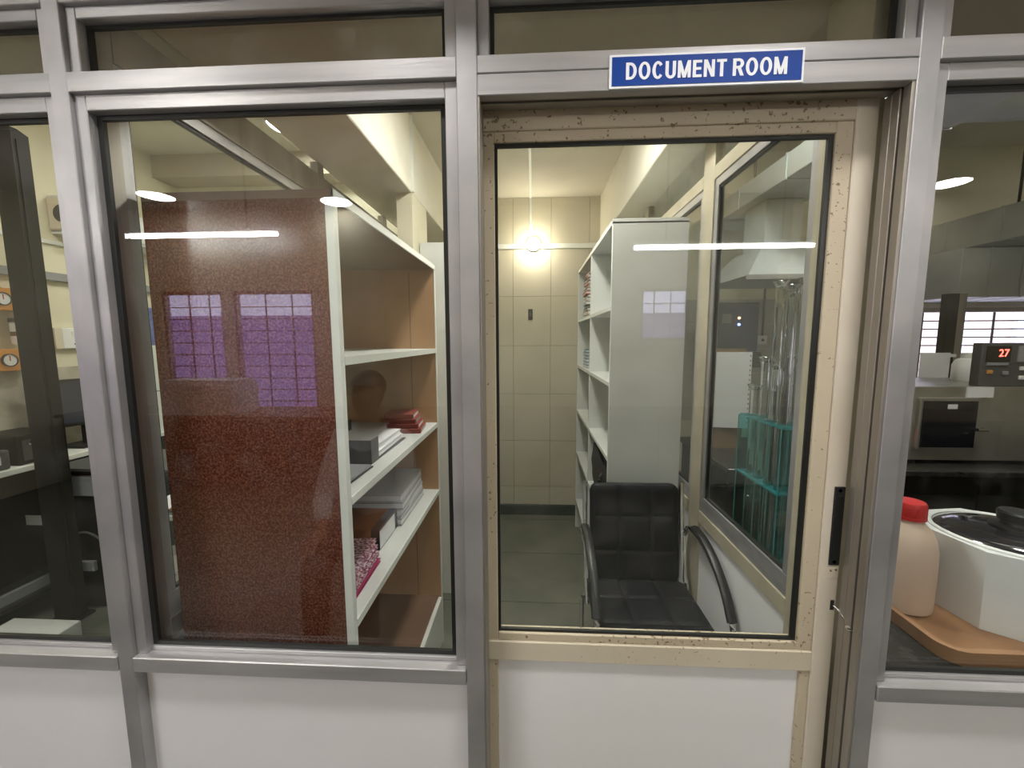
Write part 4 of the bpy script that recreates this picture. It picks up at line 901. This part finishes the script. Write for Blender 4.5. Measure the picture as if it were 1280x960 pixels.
# wall-mounted things
def on_left(px, py): return at(px, py, x=XL)
o = thing('socket_board', (XL, 1.70, 1.5), 'white switch and socket board on the left wall', 'socket board')
a_, b_ = on_left(71, 412), on_left(118, 436)
box('plate', (XL+0.001, XL+0.035), (a_.y, b_.y), (1.455, 1.585), WHITE, o, bev=0.003); box('wooden_side', (XL+0.001, XL+0.034), (a_.y-0.04, a_.y-0.001), (1.455, 1.585), CREAMP, o)
for k in range(4): box('switch', (XL+0.034, XL+0.040), (a_.y+0.05+0.035*k, a_.y+0.072+0.035*k), (1.54, 1.565), LAM_EDGE, o, bev=0.001)
for k in range(2):
    for dy, dz in ((0, 0.014), (-0.012, -0.006), (0.012, -0.006)): turned('socket_hole', [(0.0045, 0), (0.0045, 0.003)], (XL+0.034, a_.y+0.075+0.09*k+dy, 1.49+dz), BLACKP, o, 8, 'X')
o = tag(box('wall_cable_trunking', (XL+0.001, XL+0.04), (1.20, 2.58), (1.875, 1.925), GREY, bev=0.003), 'grey cable trunking along the left laboratory wall', 'trunking')
o = tag(box('wall_cable_strip', (XL+0.001, XL+0.016), (1.20, 2.58), (2.10, 2.125), LAM_EDGE, bev=0.002), 'thin cream cable strip above the grey trunking', 'trunking')
ac = thing('air_conditioner', (XL+0.1, 2.0, 2.18), 'white rounded wall air conditioner high on the left wall', 'air conditioner')
bm = bmesh.new(); prof = [(XL+0.002, 2.17), (XL+0.12, 2.17), (XL+0.19, 2.20), (XL+0.21, 2.26), (XL+0.20, 2.34), (XL+0.16, 2.39), (XL+0.002, 2.40)]
A = [bm.verts.new((x, 1.66, z)) for x, z in prof]; B = [bm.verts.new((x, 2.45, z)) for x, z in prof]
for i in range(len(prof)): bm.faces.new((A[i], A[(i+1) % len(prof)], B[(i+1) % len(prof)], B[i]))
bm.faces.new(A); bm.faces.new(B[::-1]); bmesh.ops.recalc_face_normals(bm, faces=bm.faces[:]); obj('housing', bm, WHITE, ac)
box('end_cap', (XL+0.004, XL+0.185), (1.645, 1.66), (2.185, 2.385), CREAMP, ac, bev=0.008); turned('end_ring', [(0.045, -0.004), (0.052, -0.004), (0.052, 0.0), (0.045, 0)], (XL+0.10, 1.645, 2.285), GREYD, ac, 18, 'Y'); box('louvre', (XL+0.14, XL+0.20), (1.70, 2.41), (2.176, 2.182), LAM, ac)
# orange regulators and filter bottle
for k, (py0, py1, lab) in enumerate(((358, 390, 'upper orange pressure regulator box with round gauge'), (437, 462, 'lower orange pressure regulator box with round gauge'))):
    a_, b_ = on_left(-35, py0), on_left(25, py1)
    za, zb = max(a_.z, b_.z), min(a_.z, b_.z); ym = at((5, 13)[k], (376, 449)[k], x=XL+0.11).y
    o = thing('pressure_regulator', (XL+0.05, b_.y-0.1, zb), lab, 'regulator', 'regulators on the left wall')
    box('housing', (XL+0.015, XL+0.10), (b_.y-0.22, b_.y), (zb, za), ORANGE, o, bev=0.004)
    g = turned('gauge_rim', [(0.036, 0), (0.036, 0.012), (0.031, 0.013), (0.031, 0.008)], (XL+0.10, ym, (za+zb)/2), GREYD, o, 20, 'X'); turned('gauge_face', [(0.031, 0), (0.031, 0.008), (0, 0.0085)], (XL+0.10, ym, (za+zb)/2), WHITE, g, 20, 'X')
    box('needle', (XL+0.1085, XL+0.1100), (ym-0.002, ym+0.002), ((za+zb)/2-0.004, (za+zb)/2+0.024), RED, g)
ca, cb2 = on_left(10, 392), on_left(10, 436)
o = thing('filter_bowl', (XL+0.06, ca.y, cb2.z), 'cloudy white filter bowl between the two orange regulators', 'filter')
turned('bowl', [(0.030, 0.0), (0.038, 0.012), (0.038, 0.12), (0.030, 0.13)], (XL+0.06, ca.y, cb2.z+0.022), WHITE, o, 18); turned('collar', [(0.042, 0.13), (0.042, 0.150), (0.02, 0.152)], (XL+0.06, ca.y, cb2.z+0.022), GREYD, o, 18); turned('brown_band', [(0.0385, 0.05), (0.0385, 0.075)], (XL+0.06, ca.y, cb2.z+0.022), BROWN, o, 18)
a_, b_ = on_left(165, 386), on_left(205, 430)
o = tag(box('blue_poster', (XL+0.001, XL+0.005), (2.00, 2.52), (1.47, 1.76), BLUEP), 'blue printed poster on the left wall behind the partition', 'poster')
o = thing('white_incubator', (-2.8, 2.2, ZLB), 'white enamelled box cabinet on the bench below the blue poster', 'cabinet')
box('body', (-2.98, -2.70), (1.92, 2.45), (ZLB, 1.465), LAM_EDGE, o, bev=0.006); box('door_gap', (-2.702, -2.698), (1.93, 2.44), (1.14, 1.146), GREYD, o); box('handle', (-2.70, -2.675), (1.98, 2.0), (1.2, 1.34), CHROME, o, bev=0.003)
# table with the second person's hand on it
o = thing('work_table', (-1.75, 1.3, 0), 'pale green topped work table in the left laboratory', 'table')
GT = colmat('pale_green_top', (0.50, 0.54, 0.46), 0.4)
box('table_top', (-1.80, -1.40), (0.82, 1.72), (0.715, 0.74), GT, o, bev=0.003)
for x in (-1.78, -1.46):
    for y in (0.86, 1.64): box('leg', (x, x+0.04), (y, y+0.04), (0, 0.715), STEEL, o)
o = thing('trolley', (-1.38, 0.66, 0), 'low steel trolley in front of the work table, left laboratory', 'trolley')
box('top_plate', (-1.54, -1.22), (0.52, 0.79), (0.585, 0.60), STEEL, o, bev=0.002); box('lower_plate', (-1.53, -1.23), (0.53, 0.78), (0.18, 0.19), STEEL, o)
for x in (-1.535, -1.24):
    for y in (0.525, 0.77): box('leg', (x, x+0.016), (y, y+0.016), (0.0, 0.585), STEEL, o)
o = thing('steel_tray', (-1.38, 0.66, 0.601), 'shallow shiny steel tray on the low trolley', 'tray')
obj('pan', tray((-1.52, -1.24), (0.56, 0.75), 0.601, 0.045, 0.006, 0.03, STEEL, None), STEEL, o, True); tube('handle', curve_pts([(-1.45, 0.562, 0.632), (-1.42, 0.545, 0.640), (-1.36, 0.545, 0.640), (-1.33, 0.562, 0.632)], 4), 0.004, CHROME, o)
hp = at(196, 650, y=0.90)
o = thing('notebook', (hp.x, 0.92, 0.7405), 'blue and white notebook under a hand on the work table', 'notebook')
box('blue_cover', (-1.76, -1.52), (0.85, 1.03), (0.7405, 0.7445), NAVY, o, rot=0.1); box('pages', (-1.757, -1.523), (0.853, 1.027), (0.7445, 0.756), PAPER, o, rot=0.1)

# ================================================================ CORRIDOR SIDE: tubes and discs (mirrored in the glass)
def tubelight(X, Y, Z, label):
    o = thing('tube_light', ((X[0]+X[1])/2, Y, Z), label, 'tube light', 'tube lights over the corridor')
    box('batten', (X[0]-0.01, X[1]+0.01), (Y-0.015, Y+0.015), (Z+0.018, Z+0.04), WHITE, o, bev=0.002)
    turned('lit_tube', [(0.014, X[0]-(X[0]+X[1])/2), (0.014, X[1]-(X[0]+X[1])/2)], ((X[0]+X[1])/2, Y, Z), emit('tube_emission', (1.0, 0.98, 0.94), TUBE), o, 10, 'X')
    for x in (X[0]+0.2, X[1]-0.2): tube('hanger', [(x, Y, Z+0.04), (x, Y, LZ)], 0.005, BLACKM, o, 6)
tubelight((-2.88, -1.70), -1.82, 2.205, 'long lit tube hanging over the corridor, mirrored above the brown panel')
tubelight((0.665, 1.80), -1.80, 2.095, 'long lit tube hanging over the corridor, mirrored in the door pane')
dm = emit('disc_emission', (1.0, 0.98, 0.93), DISC); lab_fill = emit('fill_emission_laboratory', (1.0, 0.97, 0.88), FILL_LAB); dd_ = emit('disc_emission_document_room', (1.0, 0.97, 0.90), DISC_DOC)  # the laboratory emission serves only the added fill discs
def disc(x, y, z, r, label, em=None):
    o = thing('ceiling_light', (x, y, z), label, 'ceiling light', 'round ceiling lights')
    turned('rim', [(r+0.02, 0.0), (r+0.02, -0.02), (r, -0.024), (r, -0.001)], (x, y, z), WHITE, o, 28); turned('diffuser', [(r, -0.003), (r, -0.022), (r*0.6, -0.026), (0, -0.027)], (x, y, z), em or dm, o, 28)
def mirrored(px, py, z=2.93, plane=0.038):
    p = at(px, py, z=z); return p.x, 2*plane-p.y
for px, py, lab in ((195, 245, 'round ceiling light mirrored brightest above the brown panel corner'), (420, 252, 'round ceiling light mirrored over the white shelf corner'), (1186, 229, 'round ceiling light mirrored beside the right post'), (260, 130, 'round ceiling light mirrored at the top of the wide pane')):
    x, y = mirrored(px, py); disc(x, y, LZ-0.001, 0.15, lab)
disc(-2.0, 0.85, LZ-0.001, 0.16, 'added round fill light over the left laboratory table', lab_fill)  # added lamp, out of view, to light the left laboratory
disc(-1.6, 2.0, LZ-0.001, 0.16, 'added round fill light at the back of the left laboratory', lab_fill)  # second added lamp, brightens the rear of the left laboratory
disc(2.2, 0.80, LZ-0.001, 0.16, 'added round fill light over the right laboratory aisle', lab_fill)  # unseen lamp added as fill for the right laboratory
dn_ = emit('disc_emission_near', (1.0, 0.97, 0.94), DISC_NEAR)
disc(-0.55, -0.62, LZ-0.001, 0.15, 'round ceiling light close above the wide glazed bay', dn_)
disc(0.85, -0.62, LZ-0.001, 0.15, 'round ceiling light close above the door jamb', dn_)
disc(1.05, 1.05, LZ-0.001, 0.13, 'added round fill light above the teal tube rack', lab_fill)  # lamp added to brighten the side duct and right partition
disc(3.95, 1.80, LZ-0.001, 0.055, 'added small fill light at the far right of the laboratory', lab_fill)  # weak lamp added outside the frame to lift the dark ducts
disc(0.0, 0.86, CZ-0.001, 0.10, 'round ceiling light inside the document room above the door', dd_)
# white machine with a cable on a table near the rear wall (mirrored in the brown panel)
mt = thing('rear_counter', (0, -3.3, 0), 'long dark counter with cupboards along the rear corridor wall', 'counter')
box('counter_top', (-4.9, 4.9), (-3.58, -2.95), (0.72, 0.75), BROWN, mt, bev=0.003)
DKW = colmat('dark_wood_front', (0.06, 0.032, 0.02), 0.5)
box('carcass', (-4.88, 4.88), (-3.57, -3.02), (0.06, 0.72), DKW, mt); box('plinth', (-4.88, 4.88), (-3.57, -3.08), (0, 0.06), BLACKP, mt)
for k in range(16):
    x = -4.86+k*0.61; q = box('cupboard_door', (x, x+0.60), (-3.02, -3.0), (0.08, 0.70), DKW, mt, bev=0.002); box('handle', (x+0.28, x+0.32), (-3.0, -2.985), (0.62, 0.635), CHROME, q)
wm = thing('white_machine', (-3.4, -3.1, 0.751), 'white machine with sloping lid on the rear counter, mirrored left', 'machine')
xm0, xm1 = at(196, 495, y=3.1).x, at(292, 495, y=3.1).x
box('body', (xm0, xm1), (-3.40, -3.02), (0.751, 1.06), WHITE, wm, bev=0.008); prism('sloped_lid', [(xm0+0.02, -3.38), (xm1-0.02, -3.38), (xm1-0.02, -3.06), (xm0+0.02, -3.06)], 1.06, 1.10, LAM_EDGE, wm, 0.008)
tube('cable', curve_pts([(xm1, -3.15, 0.95), (xm1+0.16, -3.05, 0.93), (xm1+0.20, -3.0, 0.80), (xm1, -2.985, 0.764), (xm0, -2.985, 0.762), (xm0-0.15, -3.0, 0.762)], 8), 0.008, LAM_EDGE, wm)

# ================================================================ PEOPLE (seated)
SKIN = colmat('skin', (0.30, 0.15, 0.09), 0.5); HAIR = colmat('black_hair', (0.012, 0.010, 0.009), 0.5)
COAT = colmat('white_coat', (0.62, 0.60, 0.64), 0.75); TROUS = colmat('dark_trousers', (0.03, 0.03, 0.045), 0.8); SHOE = colmat('black_shoe', (0.015, 0.014, 0.013), 0.4)
def skin_mesh(name, nodes_, edges_, m, parent, T, root=0, sub=1):
    me = bpy.data.meshes.new(name); keys = list(nodes_); idx = {k: i for i, k in enumerate(keys)}
    me.from_pydata([T @ Vector(nodes_[k][0]) for k in keys], [(idx[a], idx[b]) for a, b in edges_], [])
    me.materials.append(m); o = bpy.data.objects.new(name, me); _link(o, parent)
    md = o.modifiers.new('skin', 'SKIN'); md.use_smooth_shade = True
    if not me.skin_vertices: me.attributes
    for k in keys:
        r = nodes_[k][1]; sv = me.skin_vertices[0].data[idx[k]]; sv.radius = (r, r) if not isinstance(r, tuple) else r
        sv.use_root = (idx[k] == root)
    sb_ = o.modifiers.new('subsurf', 'SUBSURF'); sb_.levels = sub; sb_.render_levels = sub
    return o
def ensure_skin(o): pass
def person(loc, rot, label, hands, look=(0, 0)):
    root = thing('person', loc, label, 'person')
    T = Matrix.Translation(loc) @ Matrix.Rotation(rot, 4, 'Z')
    N_ = {'pelvis': ((0, 0, 0.52), 0.12), 'belly': ((0, 0, 0.69), (0.125, 0.105)), 'chest': ((0, 0.0, 0.88), (0.15, 0.11)), 'neck': ((0, 0.005, 1.04), 0.055), 'neck2': ((0, 0.02, 1.09), 0.05),
          'jaw': ((0, 0.045, 1.145), (0.060, 0.066)), 'face': ((0, 0.035, 1.215), (0.076, 0.088)), 'crown': ((0, 0.02, 1.285), (0.062, 0.072)), 'nose': ((0, 0.133, 1.205), 0.010), 'nose0': ((0, 0.115, 1.215), 0.016)}
    E_ = [('pelvis', 'belly'), ('belly', 'chest'), ('chest', 'neck'), ('neck', 'neck2'), ('neck2', 'jaw'), ('jaw', 'face'), ('face', 'crown'), ('face', 'nose0'), ('nose0', 'nose')]
    C_ = {'c_pel': ((0, 0, 0.50), 0.15), 'c_bel': ((0, 0, 0.69), (0.145, 0.125)), 'c_che': ((0, 0, 0.88), (0.165, 0.125)), 'c_col': ((0, 0.0, 1.01), (0.085, 0.08))}
    CE = [('c_pel', 'c_bel'), ('c_bel', 'c_che'), ('c_che', 'c_col')]
    P_ = {'p0': ((0, 0, 0.52), 0.13)}; PE = []
    for s_, tag_ in ((-1, 'l'), (1, 'r')):
        W_ = Vector(hands[0 if s_ < 0 else 1]); S_ = Vector((s_*0.175, 0, 0.975)); El = (S_+W_)/2 + Vector((s_*0.07, -0.03, -0.12))
        dirn = Vector((0, 1, -0.12)).normalized() if len(hands) < 4 else Vector(hands[2 if s_ < 0 else 3]).normalized()
        side = dirn.cross(Vector((0, 0, 1))).normalized(); palm = W_+dirn*0.045; kn = W_+dirn*0.085
        N_.update({tag_+'sh': (tuple(S_), 0.055), tag_+'el': (tuple(El), 0.042), tag_+'wr': (tuple(W_), 0.026), tag_+'pa': (tuple(palm), (0.034, 0.016)), tag_+'kn': (tuple(kn), (0.036, 0.014))})
        E_ += [('chest', tag_+'sh'), (tag_+'sh', tag_+'el'), (tag_+'el', tag_+'wr'), (tag_+'wr', tag_+'pa'), (tag_+'pa', tag_+'kn')]
        for f_ in range(4):
            off = side*(-0.027+0.018*f_); L_f = [0.062, 0.074, 0.078, 0.066][f_] if s_ < 0 else [0.066, 0.078, 0.074, 0.062][f_]
            a_ = kn+off+dirn*0.012; b_ = a_+dirn*L_f*0.55+Vector((0, 0, -0.006)); c_ = b_+dirn*L_f*0.45+Vector((0, 0, -0.016))
            for q, p, r in (('a', a_, 0.0088), ('b', b_, 0.0082), ('c', c_, 0.0068)): N_['%sf%d%s' % (tag_, f_, q)] = (tuple(p), r)
            E_ += [(tag_+'kn', '%sf%da' % (tag_, f_)), ('%sf%da' % (tag_, f_), '%sf%db' % (tag_, f_)), ('%sf%db' % (tag_, f_), '%sf%dc' % (tag_, f_))]
        t0 = palm+side*(-s_)*0.030; t1 = t0+dirn*0.030+side*(-s_)*0.022; t2 = t1+dirn*0.028+side*(-s_)*0.004
        for q, p, r in (('t0', t0, 0.012), ('t1', t1, 0.0105), ('t2', t2, 0.008)): N_[tag_+q] = (tuple(p), r)
        E_ += [(tag_+'pa', tag_+'t0'), (tag_+'t0', tag_+'t1'), (tag_+'t1', tag_+'t2')]
        N_.update({tag_+'hip': ((s_*0.09, 0.03, 0.50), 0.085), tag_+'kne': ((s_*0.11, 0.42, 0.50), 0.055), tag_+'ank': ((s_*0.12, 0.42, 0.10), 0.036), tag_+'toe': ((s_*0.13, 0.56, 0.045), 0.030), tag_+'ear': ((s_*0.083, 0.025, 1.21), (0.012, 0.022))})
        E_ += [('pelvis', tag_+'hip'), (tag_+'hip', tag_+'kne'), (tag_+'kne', tag_+'ank'), (tag_+'ank', tag_+'toe'), ('face', tag_+'ear')]
        fw = El.lerp(W_, 0.86)
        C_.update({tag_+'cs': (tuple(S_), 0.068), tag_+'ce': (tuple(El), 0.056), tag_+'cw': (tuple(fw), 0.043)}); CE += [('c_che', tag_+'cs'), (tag_+'cs', tag_+'ce'), (tag_+'ce', tag_+'cw')]
        P_.update({tag_+'ph': ((s_*0.09, 0.03, 0.50), 0.10), tag_+'pk': ((s_*0.11, 0.425, 0.50), 0.072), tag_+'pa': ((s_*0.12, 0.42, 0.11), 0.056)}); PE += [('p0', tag_+'ph'), (tag_+'ph', tag_+'pk'), (tag_+'pk', tag_+'pa')]
    body = skin_mesh('body', N_, E_, SKIN, root, T)
    skin_mesh('white_coat', C_, CE, COAT, root, T); skin_mesh('trousers', P_, PE, TROUS, root, T)
    # hair cap, glasses, eyes, shoes
    bm = bmesh.new(); bmesh.ops.create_uvsphere(bm, u_segments=24, v_segments=16, radius=1)
    for v in bm.verts: v.co = Vector((v.co.x*0.092, v.co.y*0.108+0.012, v.co.z*0.10+1.245))
    bmesh.ops.delete(bm, geom=[v for v in bm.verts if v.co.z < 1.262-max(0, (0.03-v.co.y))*0.75], context='VERTS'); bm.transform(T)
    obj('hair', bm, HAIR, root, True)
    for s_ in (-1, 1):
        bm = bmesh.new(); bmesh.ops.create_uvsphere(bm, u_segments=12, v_segments=8, radius=0.011, matrix=T @ Matrix.Translation((s_*0.032, 0.108, 1.222))); ey = obj('eye', bm, WHITE, root, True)
        bm = bmesh.new(); bmesh.ops.create_uvsphere(bm, u_segments=10, v_segments=6, radius=0.005, matrix=T @ Matrix.Translation((s_*0.032, 0.1165, 1.222))); obj('iris', bm, HAIR, ey, True)
        bm = bmesh.new(); bmesh.ops.create_cube(bm, size=1); bmesh.ops.subdivide_edges(bm, edges=bm.edges[:], cuts=3, use_grid_fill=True)
        for v in bm.verts: q = v.co; v.co = Vector((s_*0.125+q.x*0.09*(1-0.25*abs(q.y*2)**2), 0.50+q.y*0.27, 0.052+q.z*0.10*(1-0.35*max(0, q.y*2))))
        bm.transform(T); obj('shoe', bm, SHOE, root, True)
    lips = [(-0.026, 0.104, 1.150), (-0.01, 0.113, 1.153), (0.01, 0.113, 1.153), (0.026, 0.104, 1.150)]
    tube('mouth', [T @ Vector(p) for p in lips], 0.006, colmat('lips', (0.22, 0.08, 0.06), 0.5), root, 6)
    g = tube('glasses', [T @ Vector(p) for p in ((-0.086, 0.02, 1.232), (-0.076, 0.118, 1.230), (-0.03, 0.132, 1.232), (0.03, 0.132, 1.232), (0.076, 0.118, 1.230), (0.086, 0.02, 1.232))], 0.0025, BLACKP, root, 6)
    # collar
    for s_ in (-1, 1):
        bm = bmesh.new(); q = [(s_*0.085, -0.03, 1.062), (s_*0.07, 0.05, 1.045), (0.004*s_, 0.128, 0.93), (s_*0.055, 0.130, 0.955), (s_*0.105, 0.055, 1.02)]
        fs = [bm.verts.new(T @ Vector(p)) for p in q]; bk = [bm.verts.new(T @ (Vector(p)+Vector((0, -0.008, -0.006)))) for p in q]
        bm.faces.new(fs); bm.faces.new(bk[::-1])
        for i in range(5): bm.faces.new((fs[i], fs[(i+1) % 5], bk[(i+1) % 5], bk[i]))
        bmesh.ops.recalc_face_normals(bm, faces=bm.faces[:]); obj('collar', bm, COAT, root)
    return root
def stool(x, y, label):
    o = thing('stool', (x, y, 0), label, 'stool'); turned('seat', [(0.15, 0.375), (0.165, 0.38), (0.165, 0.398), (0.15, 0.402), (0, 0.403)], (x, y, 0), BROWN, o, 24)
    for k_ in range(4):
        a = math.pi/4+k_*math.pi/2; tube('leg', [(x+0.10*math.cos(a), y+0.10*math.sin(a), 0.376), (x+0.16*math.cos(a), y+0.16*math.sin(a), 0.0)], 0.011, CHROME, o)
    tube('foot_ring', [(x+0.137*math.cos(a), y+0.137*math.sin(a), 0.15) for a in [2*math.pi*k_/20 for k_ in range(21)]], 0.007, CHROME, o)
hp = at(462, 482, y=1.30)
px_, py_ = hp.x, -1.22
person((px_, py_, 0), 0.0, 'person in a white coat and glasses sitting in the corridor, mirrored in the wide pane', [(-0.13, 0.30, 0.60), (0.13, 0.30, 0.60)])
stool(px_, py_, 'round wooden stool under the person in the corridor')
person((-1.16, 1.06, 0), math.radians(90), 'person in a white coat at the work table, one hand on a notebook', [(-0.20, 0.30, 0.785), (0.17, 0.28, 0.785)])
stool(-1.16, 1.06, 'round wooden stool at the work table in the left laboratory')
